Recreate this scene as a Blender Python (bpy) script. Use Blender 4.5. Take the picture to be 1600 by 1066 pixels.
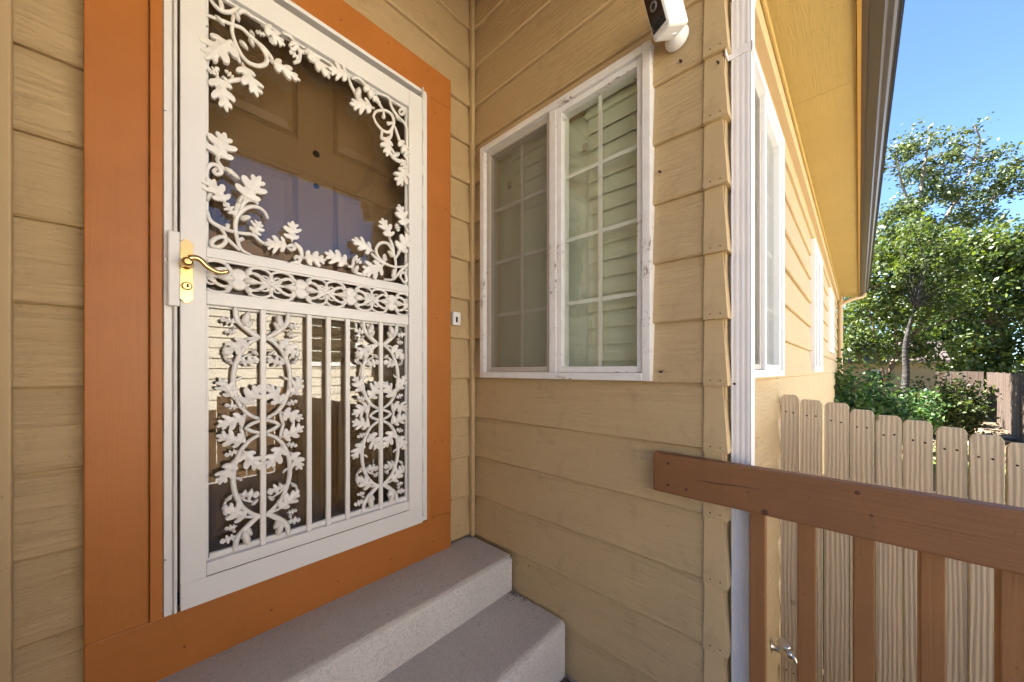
import bpy, bmesh, math, random
from mathutils import Vector, Matrix, noise as mnoise
R = math.radians
random.seed(7)
scene = bpy.context.scene
for o in list(bpy.data.objects): bpy.data.objects.remove(o)
COL = scene.collection

# ------------------------------------------------------------------ camera, world, sun, exposure
CAMZ = 1.30
F, CX, CY = 546.0, 800.0, 578.0
TH = math.atan2(507, F); CT, ST = math.cos(TH), math.sin(TH)
cam = bpy.data.cameras.new('camera'); camo = bpy.data.objects.new('camera', cam); COL.objects.link(camo)
cam.sensor_width = 36; cam.lens = 36*F/1600; cam.shift_y = (CY-533)/1600; cam.clip_start = .02; cam.clip_end = 3000
camo.location = (0, 0, CAMZ); camo.rotation_euler = (R(90), 0, TH-R(90)); scene.camera = camo
SUN_EL, SUN_AZ = 52.0, 105.0        # azimuth of the sun measured from +X towards +Y
w = bpy.data.worlds.new('World'); scene.world = w; w.use_nodes = True
nt = w.node_tree; nt.nodes.clear()
sky = nt.nodes.new('ShaderNodeTexSky'); sky.sky_type = 'NISHITA'; sky.sun_disc = False
sky.sun_elevation = R(SUN_EL); sky.sun_rotation = R(90-SUN_AZ)
sky.altitude = 2600; sky.air_density = 1.0; sky.dust_density = 0.15; sky.ozone_density = 6.0
bg = nt.nodes.new('ShaderNodeBackground'); bg.inputs[1].default_value = 0.052
wo = nt.nodes.new('ShaderNodeOutputWorld')
nt.links.new(sky.outputs[0], bg.inputs[0]); nt.links.new(bg.outputs[0], wo.inputs[0])
sl = bpy.data.lights.new('sun', 'SUN'); sl.energy = 5.0; sl.angle = R(.5); sl.color = (1, .965, .91)
so = bpy.data.objects.new('sun', sl); COL.objects.link(so)
sd = Vector((math.cos(R(SUN_EL))*math.cos(R(SUN_AZ)), math.cos(R(SUN_EL))*math.sin(R(SUN_AZ)), math.sin(R(SUN_EL))))
so.rotation_euler = sd.to_track_quat('Z', 'Y').to_euler(); so.location = (0, 0, 12)
vs = scene.view_settings; vs.view_transform = 'Standard'; vs.look = 'None'; vs.gamma = 1; vs.use_curve_mapping = False
vs.exposure = 3.3

# ------------------------------------------------------------------ pixel -> point helpers
def ray(u, v):
    r = (u-CX)/F; return (CT+ST*r, ST-CT*r, (CY-v)/F)
def onY(u, v, Y):
    a = ray(u, v); k = Y/a[1]; return Vector((a[0]*k, Y, a[2]*k+CAMZ))
def onX(u, v, X):
    a = ray(u, v); k = X/a[0]; return Vector((X, a[1]*k, a[2]*k+CAMZ))
def atD(u, v, D):
    a = ray(u, v); return Vector((a[0]*D, a[1]*D, a[2]*D+CAMZ))

# ------------------------------------------------------------------ materials
MATS = {}
def lin(h):
    h = h.lstrip('#'); out = []
    for i in (0, 2, 4):
        c = int(h[i:i+2], 16)/255; out.append(c/12.92 if c < .04045 else ((c+.055)/1.055)**2.4)
    return tuple(out)
class NT:
    def __init__(s, name):
        s.m = bpy.data.materials.new(name); s.m.use_nodes = True; s.t = s.m.node_tree; s.t.nodes.clear()
        s.out = s.n('ShaderNodeOutputMaterial')
    def n(s, typ, **kw):
        x = s.t.nodes.new(typ)
        for k, v in kw.items():
            if k.startswith('i_'): x.inputs[k[2:].replace('_', ' ')].default_value = v
            else: setattr(x, k, v)
        return x
    def l(s, a, b): s.t.links.new(a, b)
    def coords(s, kind, scale, rand=True, rot=None):
        tc = s.n('ShaderNodeTexCoord'); mp = s.n('ShaderNodeMapping'); mp.inputs['Scale'].default_value = scale
        if rot: mp.inputs['Rotation'].default_value = rot
        s.l(tc.outputs[kind], mp.inputs['Vector'])
        if rand:
            oi = s.n('ShaderNodeObjectInfo'); mu = s.n('ShaderNodeMath', operation='MULTIPLY'); mu.inputs[1].default_value = 37.0
            s.l(oi.outputs['Random'], mu.inputs[0]); cb = s.n('ShaderNodeCombineXYZ')
            for i in range(3): s.l(mu.outputs[0], cb.inputs[i])
            s.l(cb.outputs[0], mp.inputs['Location'])
        return mp.outputs[0]
    def noise(s, vec, scale=1, detail=5, rough=.55, dist=0):
        x = s.n('ShaderNodeTexNoise'); x.inputs['Scale'].default_value = scale; x.inputs['Detail'].default_value = detail
        x.inputs['Roughness'].default_value = rough; x.inputs['Distortion'].default_value = dist
        s.l(vec, x.inputs['Vector']); return x.outputs['Fac']
    def ramp(s, fac, stops):
        x = s.n('ShaderNodeValToRGB'); e = x.color_ramp.elements
        while len(e) < len(stops): e.new(.5)
        for el, (p, c) in zip(e, stops):
            el.position = p; el.color = (*c, 1) if len(c) == 3 else c
        s.l(fac, x.inputs[0]); return x.outputs[0]
    def mix(s, fac, a, b, mode='MIX'):
        x = s.n('ShaderNodeMix', data_type='RGBA', blend_type=mode)
        for sock, v in ((x.inputs[0], fac), (x.inputs[6], a), (x.inputs[7], b)):
            if isinstance(v, (int, float)): sock.default_value = v
            elif isinstance(v, tuple): sock.default_value = (*v, 1)
            else: s.l(v, sock)
        return x.outputs[2]
    def math(s, op, a, b=None):
        x = s.n('ShaderNodeMath', operation=op)
        for i, v in enumerate((a, b)):
            if v is None: continue
            if isinstance(v, (int, float)): x.inputs[i].default_value = v
            else: s.l(v, x.inputs[i])
        return x.outputs[0]
    def bump(s, h, strength, dist, normal=None):
        b = s.n('ShaderNodeBump'); b.inputs['Strength'].default_value = strength; b.inputs['Distance'].default_value = dist
        s.l(h, b.inputs['Height'])
        if normal: s.l(normal, b.inputs['Normal'])
        return b.outputs[0]
    def bsdf(s, col, rough=.5, normal=None, metal=0, spec=.5):
        p = s.n('ShaderNodeBsdfPrincipled')
        if isinstance(col, tuple): p.inputs['Base Color'].default_value = (*col, 1)
        else: s.l(col, p.inputs['Base Color'])
        if isinstance(rough, (int, float)): p.inputs['Roughness'].default_value = rough
        else: s.l(rough, p.inputs['Roughness'])
        p.inputs['Metallic'].default_value = metal; p.inputs['Specular IOR Level'].default_value = spec
        if normal: s.l(normal, p.inputs['Normal'])
        s.l(p.outputs[0], s.out.inputs[0]); return p
def scal(c, k): return tuple(x*k for x in c)

def m_siding(name, col, emboss=1.0, dirt=.5):
    n = NT(name)
    v = n.coords('UV', (4.5, 48, 1)); g = n.noise(v, 1.0, 7, .66, 2.2)
    v2 = n.coords('UV', (14, 120, 1)); g2 = n.noise(v2, 1.0, 4, .6, .4)
    v3 = n.coords('UV', (2.5, 2.5, 1)); b = n.noise(v3, 1.0, 5, .6)
    tc = n.coords('Object', (1, 1, 1), rand=False); d = n.noise(tc, 11, 9, .72)
    c = n.mix(b, scal(col, .90), scal(col, 1.08))
    c = n.mix(n.ramp(g, [(.28, (1, 1, 1)), (.44, (0, 0, 0))]), c, scal(col, .90))
    dm = n.math('MULTIPLY', n.ramp(d, [(.55, (0, 0, 0)), (.74, (1, 1, 1))]), dirt)
    c = n.mix(dm, c, (col[0]*.52, col[1]*.50, col[2]*.52))
    sp = n.noise(tc, 95, 2, .5); c = n.mix(n.ramp(sp, [(.74, (0, 0, 0)), (.78, (1, 1, 1))]), c, scal(col, .45))
    nm = n.bump(g, .55*emboss, .006); nm = n.bump(g2, .35*emboss, .002, nm)
    n.bsdf(c, n.math('ADD', n.math('MULTIPLY', g2, .25), .42), nm, spec=.35); return n.m
def m_paint(name, col, rough=.4, grain=(3, 60), bump=.12, var=.06, specks=True, spec=.4):
    n = NT(name)
    v = n.coords('UV', (grain[0], grain[1], 1)); g = n.noise(v, 1, 6, .6, .8)
    tc = n.coords('Object', (1, 1, 1)); b = n.noise(tc, 5, 6, .65)
    c = n.mix(b, scal(col, 1-var*1.5), scal(col, 1+var))
    if specks:
        s = n.noise(tc, 60, 3, .6); c = n.mix(n.ramp(s, [(.70, (0, 0, 0)), (.74, (1, 1, 1))]), c, scal(col, .55))
    n.bsdf(c, n.math('ADD', n.math('MULTIPLY', b, .2), rough-.1), n.bump(g, bump, .003), spec=spec); return n.m
def m_white(name, col=(.80, .79, .77), rough=.35, grime=0.0, bumpy=.04):
    n = NT(name); tc = n.coords('Object', (1, 1, 1))
    b = n.noise(tc, 9, 6, .65); c = n.mix(b, scal(col, .93), col)
    if grime:
        w2 = n.coords('Object', (1, 1, 1), rand=False)
        s = n.noise(w2, 30, 8, .75); big = n.noise(w2, 4.0, 2, .5)
        msk = n.math('MULTIPLY', n.ramp(s, [(.56, (0, 0, 0)), (.62, (1, 1, 1))]), n.ramp(big, [(.52, (0, 0, 0)), (.60, (1, 1, 1))]))
        c = n.mix(n.math('MULTIPLY', msk, grime), c, (.16, .085, .04))
        s2 = n.noise(w2, 14, 8, .7); c = n.mix(n.math('MULTIPLY', n.ramp(s2, [(.45, (0, 0, 0)), (.75, (1, 1, 1))]), .35*grime), c, (.45, .36, .27))
    n.bsdf(c, rough, n.bump(b, bumpy, .004)); return n.m
def m_glass(name, tint=(1, 1, 1), boost=1.0, wavy=0.0):
    n = NT(name); ge = n.n('ShaderNodeNewGeometry'); dp = n.n('ShaderNodeVectorMath', operation='DOT_PRODUCT')
    n.l(ge.outputs['Normal'], dp.inputs[0]); n.l(ge.outputs['Incoming'], dp.inputs[1])
    ca = n.math('ABSOLUTE', dp.outputs['Value']); f = n.math('POWER', n.math('SUBTRACT', 1.0, ca), 5.0)
    f = n.math('MULTIPLY', n.math('ADD', n.math('MULTIPLY', f, .957), .043), boost)
    tr = n.n('ShaderNodeBsdfTransparent'); tr.inputs[0].default_value = (*tint, 1)
    gl = n.n('ShaderNodeBsdfGlossy'); gl.inputs['Roughness'].default_value = .008
    if wavy:
        tc = n.coords('Object', (1, 1, 1)); nm = n.bump(n.noise(tc, 2.2, 2, .5), wavy, .01); n.l(nm, gl.inputs['Normal'])
    mx = n.n('ShaderNodeMixShader'); n.l(f, mx.inputs[0]); n.l(tr.outputs[0], mx.inputs[1]); n.l(gl.outputs[0], mx.inputs[2])
    n.l(mx.outputs[0], n.out.inputs[0]); return n.m
def m_screen(name, alpha=.5):
    n = NT(name); tr = n.n('ShaderNodeBsdfTransparent'); df = n.n('ShaderNodeBsdfDiffuse'); df.inputs[0].default_value = (.28, .25, .19, 1)
    mx = n.n('ShaderNodeMixShader'); mx.inputs[0].default_value = alpha; n.l(tr.outputs[0], mx.inputs[1]); n.l(df.outputs[0], mx.inputs[2])
    n.l(mx.outputs[0], n.out.inputs[0]); return n.m
def m_wood(name, col, dark, ring=1.0, rough=.75, bump=.8, weather=.0):
    n = NT(name); v = n.coords('UV', (13, .9, 1)); di = n.noise(v, 1.0, 4, .55, .6)
    wv = n.n('ShaderNodeTexWave', wave_type='BANDS', bands_direction='X'); wv.inputs['Scale'].default_value = 9*ring
    wv.inputs['Distortion'].default_value = 6; wv.inputs['Detail'].default_value = 2; wv.inputs['Detail Scale'].default_value = .6
    v2 = n.coords('UV', (5, .55, 1)); n.l(v2, wv.inputs['Vector'])
    fine = n.noise(n.coords('UV', (160, 5, 1)), 1, 4, .6)
    h = n.math('ADD', n.math('MULTIPLY', wv.outputs['Fac'], .6), n.math('MULTIPLY', fine, .4))
    c = n.mix(n.math('MULTIPLY', n.math('SUBTRACT', 1.0, h), .75), col, dark)
    c = n.mix(n.ramp(di, [(.35, (0, 0, 0)), (.75, (1, 1, 1))]), c, scal(col, .82) if not weather else (.10, .085, .075))
    kn = n.noise(n.coords('UV', (9, 7, 1)), 1, 1, .3); c = n.mix(n.ramp(kn, [(.76, (0, 0, 0)), (.80, (1, 1, 1))]), c, scal(dark, .4))
    n.bsdf(c, rough, n.bump(h, bump, .004), spec=.25); return n.m
def m_concrete(name, col, scale=1.0, brushed=0.0):
    n = NT(name); tc = n.coords('Object', (1, 1, 1), rand=False)
    a = n.noise(tc, 3.5*scale, 7, .65); f = n.noise(tc, 160*scale, 3, .6); b = n.noise(tc, 14*scale, 6, .7)
    c = n.mix(a, scal(col, .72), scal(col, 1.15)); c = n.mix(n.ramp(f, [(.35, (1, 1, 1)), (.5, (0, 0, 0))]), c, scal(col, .72))
    c = n.mix(n.ramp(b, [(.60, (0, 0, 0)), (.74, (1, 1, 1))]), c, scal(col, .55))
    nm = n.bump(f, .45, .002)
    if brushed:
        br = n.noise(n.coords('Object', (4, 110, 1), rand=False), 1, 4, .6); nm = n.bump(br, brushed, .003, nm)
        c = n.mix(n.math('MULTIPLY', br, .25), c, scal(col, .7))
    n.bsdf(c, .85, nm, spec=.2); return n.m
def m_plain(name, col, rough=.5, metal=0, var=.1, scale=20, bump=0.0):
    n = NT(name); tc = n.coords('Object', (1, 1, 1)); b = n.noise(tc, scale, 5, .6)
    n.bsdf(n.mix(b, scal(col, 1-var), scal(col, 1+var)), rough, n.bump(b, bump, .004) if bump else None, metal); return n.m
def m_leaf(name, cols, trans=.45):
    n = NT(name); at = n.n('ShaderNodeAttribute', attribute_name='tone')
    c = n.ramp(at.outputs['Fac'], [(i/(len(cols)-1), k) for i, k in enumerate(cols)])
    df = n.n('ShaderNodeBsdfDiffuse'); tl = n.n('ShaderNodeBsdfTranslucent'); gl = n.n('ShaderNodeBsdfGlossy'); gl.inputs['Roughness'].default_value = .5
    n.l(c, df.inputs[0]); c2 = n.mix(1.0, c, (1.25, 1.2, .45), 'MULTIPLY'); n.l(c2, tl.inputs[0])
    mx = n.n('ShaderNodeMixShader'); mx.inputs[0].default_value = trans; n.l(df.outputs[0], mx.inputs[1]); n.l(tl.outputs[0], mx.inputs[2])
    m2 = n.n('ShaderNodeMixShader'); m2.inputs[0].default_value = .03; n.l(mx.outputs[0], m2.inputs[1]); n.l(gl.outputs[0], m2.inputs[2])
    n.l(m2.outputs[0], n.out.inputs[0]); return n.m
def m_bark(name, a, b, scale=(6, 6, 1.5)):
    n = NT(name); v = n.coords('Object', scale); f = n.noise(v, 3, 7, .65, .5)
    n.bsdf(n.mix(n.ramp(f, [(.35, (0, 0, 0)), (.65, (1, 1, 1))]), a, b), .9, n.bump(f, .8, .02), spec=.15); return n.m
def m_ground():
    n = NT('yard_soil'); tc = n.coords('Object', (1, 1, 1), rand=False)
    a = n.noise(tc, .6, 6, .6); f = n.noise(tc, 28, 7, .75)
    c = n.ramp(f, [(.3, (.05, .036, .022)), (.5, (.17, .115, .07)), (.68, (.36, .26, .17))])
    g = n.ramp(n.noise(tc, 18, 5, .7), [(.3, (.035, .06, .012)), (.7, (.13, .19, .04))])
    c = n.mix(n.ramp(a, [(.48, (0, 0, 0)), (.58, (1, 1, 1))]), c, g)
    n.bsdf(c, .95, n.bump(f, 1.0, .03), spec=.1); return n.m

TAN = (.53, .385, .205)
M = dict(
 siding=m_siding('tan_siding_paint', TAN, 1.9, .42),
 cap=m_siding('tan_corner_cap_paint', TAN, .10, .35),
 soffit=m_siding('soffit_panel_paint', (.43, .29, .085), .9, .15), ceiling=m_siding('porch_ceiling_paint', (.66, .40, .07), .7, .1),
 orange=m_paint('orange_trim_paint', (.445, .158, .034), .42, (2.5, 60), .28, .17),
 strip=m_paint('tan_trim_strip_paint', scal(TAN, .96), .5, (3, 45), .10, .06),
 white=m_white('white_door_enamel', (.80, .79, .775), .34),
 cast=m_white('white_cast_metal', (.82, .80, .77), .38, 0, .12),
 vinyl=m_white('white_window_vinyl', (.82, .80, .77), .40, .85),
 vinyl_clean=m_white('white_window_vinyl_clean', (.82, .80, .77), .40, .15),
 sash=m_white('grey_screen_frame', (.50, .45, .39), .45, .4),
 gutter_white=m_white('white_downspout_enamel', (.82, .79, .78), .30),
 plastic=m_white('white_plastic', (.85, .83, .80), .32),
 glass=m_glass('window_glass', (.97, .985, .95), 1.15),
 doorglass=m_glass('storm_door_glass', (.90, .88, .84), 1.9, .03),
 doorglass_upper=m_glass('storm_door_upper_glass', (.88, .86, .83), 1.1, .05), screen=m_screen('insect_screen', .24),
 brass=m_plain('polished_brass', (.78, .56, .25), .2, 1, .06, 8),
 darkmetal=m_plain('dark_metal', (.03, .03, .03), .4, 1),
 hole=m_plain('dark_hole', (.012, .011, .010), .6),
 chrome=m_plain('spigot_metal', (.62, .60, .56), .28, 1, .15),
 black=m_plain('black_gloss_plastic', (.008, .008, .009), .12),
 lens=m_plain('lens_ring', (.22, .20, .19), .2, 0),
 inner=m_paint('brown_entry_door_paint', (.27, .185, .095), .45, (3, 50), .08, .05, False),
 blind=m_plain('pale_blind_slat', (.62, .63, .50), .5, 0, .04, 6),
 room=m_plain('room_wall', (.42, .38, .30), .8, 0, .05, 3),
 concrete=m_concrete('step_concrete', (.60, .56, .50), 1.0, .4),
 riser=m_concrete('lit_riser_concrete', (.68, .65, .61), 1.0, 0),  # step concrete coloured lighter: the sideways light on the risers is painted in
 slab=m_concrete('porch_concrete', (.36, .33, .30), .8, 0),
 rail=m_paint('brown_rail_paint', (.245, .108, .040), .55, (2.0, 45), .9, .20),
 baluster=m_paint('brown_baluster_paint', (.29, .13, .045), .55, (2.2, 60), .6, .16),
 picket=m_wood('tan_painted_picket', (.66, .52, .34), (.57, .44, .28), .45, .7, .55),
 oldwood=m_wood('weathered_fence_wood', (.12, .075, .047), (.035, .022, .014), 1.3, .85, 1.0, .6),
 brownfence=m_wood('dark_brown_fence_board', (.17, .10, .05), (.08, .05, .03), 1.2, .8, .8),
 edge=m_paint('amber_trim_paint', (.42, .225, .04), .45, (2, 40), .15, .08), fascia=m_paint('brown_fascia_paint', (.075, .043, .018), .5, (2, 40), .15, .08),
 gutter=m_plain('bronze_gutter_enamel', (.075, .054, .031), .34, 0, .05, 5),
 gutter_edge=m_plain('dark_gutter_lip', (.03, .027, .022), .4, 0, .05, 5),
 shingle=m_concrete('roof_shingle', (.16, .14, .125), 2.0, 0),
 nsiding=m_siding('cream_siding_paint', (.62, .56, .44), .4, .1),
 nroof=m_concrete('brown_roof_shingle', (.15, .10, .07), 2.0, 0),
 shed=m_paint('shed_wall_paint', (.36, .27, .14), .6, (2, 30), .2, .08),
 shedroof=m_concrete('shed_roof_shingle', (.09, .07, .065), 2.0, 0),
 knot=m_plain('dark_knot', (.10, .036, .014), .6, 0, .4, 90), nail_paint=m_plain('dull_nail_head', (.16, .05, .015), .7), nail=m_plain('rusty_nail', (.05, .025, .015), .7, .3),
 soil=m_ground(), bounce_sheet=m_concrete('pale_bounce_surface', (.47, .47, .47), 2.0, 0),
 rock=m_concrete('garden_rock', (.40, .27, .18), 3.0, 0),
 litter=m_plain('dry_leaf_litter', (.10, .075, .05), .9, 0, .6, 40),
 leafA=m_leaf('cottonwood_leaves', [(.010, .022, .007), (.026, .050, .014), (.06, .085, .028), (.15, .18, .10)], .35),
 leafB=m_leaf('elm_leaves', [(.012, .023, .004), (.034, .057, .010), (.066, .098, .018), (.12, .15, .036)], .45),
 leafC=m_leaf('shrub_leaves', [(.012, .045, .010), (.03, .085, .02), (.07, .14, .035), (.13, .20, .07)], .40),
 grass=m_leaf('lawn_grass', [(.05, .11, .012), (.09, .19, .02), (.14, .26, .035), (.2, .3, .06)], .40),
 bark=m_bark('brown_bark', (.07, .045, .03), (.22, .15, .10)),
 birch=m_bark('pale_birch_bark', (.010, .008, .007), (.075, .068, .060), (2, 2, 6)),
 twig=m_bark('grey_twig_bark', (.10, .08, .06), (.30, .25, .20)),
)

# ------------------------------------------------------------------ mesh helpers
WP = {}
class MB:
    def __init__(s): s.v = []; s.f = []; s.uv = []; s.sm = []; s.t = []
    def face(s, pts, uvs=None, smooth=False, tone=0):
        b = len(s.v); s.v += [tuple(p) for p in pts]; s.f.append(tuple(range(b, b+len(pts))))
        s.uv += [tuple(u) for u in uvs] if uvs else [(0, 0)]*len(pts); s.sm.append(smooth); s.t.append(tone)
    def add(s, verts, faces, uvf=None, smooth=False):
        b = len(s.v); s.v += [tuple(p) for p in verts]
        for fc in faces:
            s.f.append(tuple(b+i for i in fc)); s.sm.append(smooth); s.t.append(0)
            for i in fc: s.uv.append(uvf(verts[i]) if uvf else (0, 0))
    def box(s, x0, x1, y0, y1, z0, z1, along=None, mat=None):
        x0, x1 = min(x0, x1), max(x0, x1); y0, y1 = min(y0, y1), max(y0, y1); z0, z1 = min(z0, z1), max(z0, z1)
        P = [Vector((x, y, z)) for z in (z0, z1) for y in (y0, y1) for x in (x0, x1)]
        if mat: P = [mat @ p for p in P]
        fs = [(0, 2, 3, 1), (4, 5, 7, 6), (0, 1, 5, 4), (2, 6, 7, 3), (0, 4, 6, 2), (1, 3, 7, 5)]
        dims = (x1-x0, y1-y0, z1-z0)
        L = along if along is not None else max(range(3), key=lambda i: dims[i])
        raw = [(x, y, z) for z in (z0, z1) for y in (y0, y1) for x in (x0, x1)]
        b = len(s.v); s.v += [tuple(p) for p in P]
        for fc in fs:
            s.f.append(tuple(b+i for i in fc)); s.sm.append(False); s.t.append(0)
            ax = [i for i in range(3) if len({round(raw[j][i], 6) for j in fc}) > 1]
            o = [i for i in ax if i != L]; o = o[0] if o else ax[0]
            u = L if L in ax else ax[-1]
            if u == o: o = ax[0] if ax[0] != u else ax[-1]
            for j in fc: s.uv.append((raw[j][u], raw[j][o]))
    def tube(s, pts, r, sides=8, closed=False, flat=1.0, nrm=None, cap=True):
        pts = [Vector(p) for p in pts]; n = len(pts); b = len(s.v); rr = r if isinstance(r, (list, tuple)) else [r]*n
        L = 0
        for i, p in enumerate(pts):
            a = pts[(i-1) % n] if closed or i else pts[0]; c = pts[(i+1) % n] if closed or i < n-1 else pts[-1]
            d = (c-a); d = d.normalized() if d.length > 1e-9 else Vector((0, 0, 1))
            up = nrm if nrm else (Vector((0, 0, 1)) if abs(d.z) < .95 else Vector((1, 0, 0)))
            x = d.cross(up); x = x.normalized() if x.length > 1e-6 else Vector((1, 0, 0)); y = x.cross(d).normalized()
            if i: L += (p-pts[i-1]).length
            for k in range(sides):
                an = 2*math.pi*k/sides; s.v.append(tuple(p+x*(math.cos(an)*rr[i])+y*(math.sin(an)*rr[i]*flat)))
        m = n if closed else n-1
        for i in range(m):
            for k in range(sides):
                j = (i+1) % n; s.f.append((b+i*sides+k, b+i*sides+(k+1) % sides, b+j*sides+(k+1) % sides, b+j*sides+k))
                s.uv += [(k/sides*.1, i*.03), ((k+1)/sides*.1, i*.03), ((k+1)/sides*.1, i*.03+.03), (k/sides*.1, i*.03+.03)]; s.sm.append(True); s.t.append(0)
        if not closed and cap:
            s.f.append(tuple(b+k for k in range(sides-1, -1, -1))); s.f.append(tuple(b+(n-1)*sides+k for k in range(sides)))
            s.uv += [(0, 0)]*(2*sides); s.sm += [False, False]; s.t += [0, 0]
    def lathe(s, prof, org, axis, seg=20, smooth=True):
        axis = Vector(axis).normalized(); x = axis.orthogonal().normalized(); y = axis.cross(x); b = len(s.v); org = Vector(org)
        for (h, r) in prof:
            for k in range(seg):
                a = 2*math.pi*k/seg; s.v.append(tuple(org+axis*h+(x*math.cos(a)+y*math.sin(a))*max(r, 1e-5)))
        for i in range(len(prof)-1):
            for k in range(seg):
                s.f.append((b+i*seg+k, b+i*seg+(k+1) % seg, b+(i+1)*seg+(k+1) % seg, b+(i+1)*seg+k)); s.uv += [(0, 0)]*4; s.sm.append(smooth); s.t.append(0)
        s.f.append(tuple(b+k for k in range(seg-1, -1, -1))); s.f.append(tuple(b+(len(prof)-1)*seg+k for k in range(seg)))
        s.uv += [(0, 0)]*(2*seg); s.sm += [False, False]; s.t += [0, 0]
    def mesh(s, name, mat, origin=None, bevel=0, tone=False):
        if origin is None:
            xs = list(zip(*s.v)); origin = Vector([(min(a)+max(a))/2 for a in xs])
        me = bpy.data.meshes.new(name); me.from_pydata([tuple(Vector(p)-origin) for p in s.v], [], s.f)
        uvl = me.uv_layers.new(name='UVMap'); flat = [c for u in s.uv for c in u]; uvl.data.foreach_set('uv', flat)
        me.polygons.foreach_set('use_smooth', s.sm)
        if tone:
            at = me.attributes.new('tone', 'FLOAT', 'FACE'); at.data.foreach_set('value', s.t)
        if bevel:
            bm = bmesh.new(); bm.from_mesh(me); bmesh.ops.remove_doubles(bm, verts=bm.verts, dist=1e-6)
            es = [e for e in bm.edges if len(e.link_faces) == 2 and e.calc_face_angle(0) > .5]
            bmesh.ops.bevel(bm, geom=es, offset=bevel, segments=2, profile=.5, affect='EDGES', clamp_overlap=True); bm.to_mesh(me); bm.free()
        me.materials.append(mat); me.update(); return me, origin
def put(name, me, loc, parent=None):
    o = bpy.data.objects.new(name, me); COL.objects.link(o)
    if parent: o.parent = parent; o.location = Vector(loc)-WP[parent.name]
    else: o.location = loc
    WP[o.name] = Vector(loc); return o
def build(mb, name, mat, parent=None, bevel=0, tone=False):
    me, org = mb.mesh(name, mat, None, bevel, tone); return put(name, me, org, parent)
def pbox(name, mat, parent, *ext, bevel=.002, along=None):
    m = MB(); m.box(*ext, along=along); return build(m, name, mat, parent, bevel)
def thing(name, label, cat, loc, group=None):
    o = bpy.data.objects.new(name, None); COL.objects.link(o); o.location = loc; o.empty_display_size = .2; WP[o.name] = Vector(loc)
    tag(o, label, cat, group); return o
def tag(o, label=None, cat=None, group=None, kind=None):
    for k, v in (('label', label), ('category', cat), ('group', group), ('kind', kind)):
        if v: o[k] = v
    return o
def part(name, parent, loc):
    o = bpy.data.objects.new(name, None); COL.objects.link(o); o.parent = parent; o.location = Vector(loc)-WP[parent.name]; o.empty_display_size = .1; WP[o.name] = Vector(loc); return o
def smooth_path(pts, n=5):
    pts = [Vector(p) for p in pts]
    if len(pts) < 3: return pts
    P = [pts[0]*2-pts[1]]+pts+[pts[-1]*2-pts[-2]]; out = []
    for i in range(1, len(P)-2):
        for k in range(n):
            t = k/n; a, b, c, d = P[i-1:i+3]
            out.append(.5*((2*b)+(-a+c)*t+(2*a-5*b+4*c-d)*t*t+(-a+3*b-3*c+d)*t**3))
    out.append(pts[-1]); return out

# ------------------------------------------------------------------ key dimensions
YD, XW, YC = 1.46, 1.253, 0.255
XL = -.235                      # wall on the left of the entry, facing the window
Z0 = .165+CAMZ; DZ = .211       # siding courses
ALF = math.atan(.0335); SU = Vector((math.cos(ALF), -math.sin(ALF), 0)); SN = Vector((-math.sin(ALF), -math.cos(ALF), 0))
SO = Vector((XW, YC, 0))
SOFF = 1.447+CAMZ
def side(a, out, z): return SO+SU*a+SN*out+Vector((0, 0, z))
def under_roof(out): return SOFF+.05+(.29-out)*.5
YARD = -.57

# ------------------------------------------------------------------ setting: ground
m = MB(); m.face([(-400, -400, YARD), (600, -400, YARD), (600, 400, YARD), (-400, 400, YARD)], [(0, 0), (1, 0), (1, 1), (0, 1)])
tag(build(m, 'ground', M['soil']), kind='structure')
m = MB(); m.box(-3.2, XW+.11, -2.35, 0.235, YARD-.1, 0.0); m.box(XL+.001, XW-.001, .236, .9, YARD-.1, 0.0)
tag(build(m, 'porch_floor', M['slab']), kind='structure')

m = MB(); m.box(-9, 10.2, -6.09, -2.42, YARD-.1, YARD+.03)
tag(build(m, 'bounce_strip', M['bounce_sheet']), kind='structure')  # unseen pale strip, added to bounce sunlight up into the entry

# ------------------------------------------------------------------ house
house = thing('house', 'tan lap-sided house with orange door casing and white windows', 'house', (XW, YD, YARD))

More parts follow.
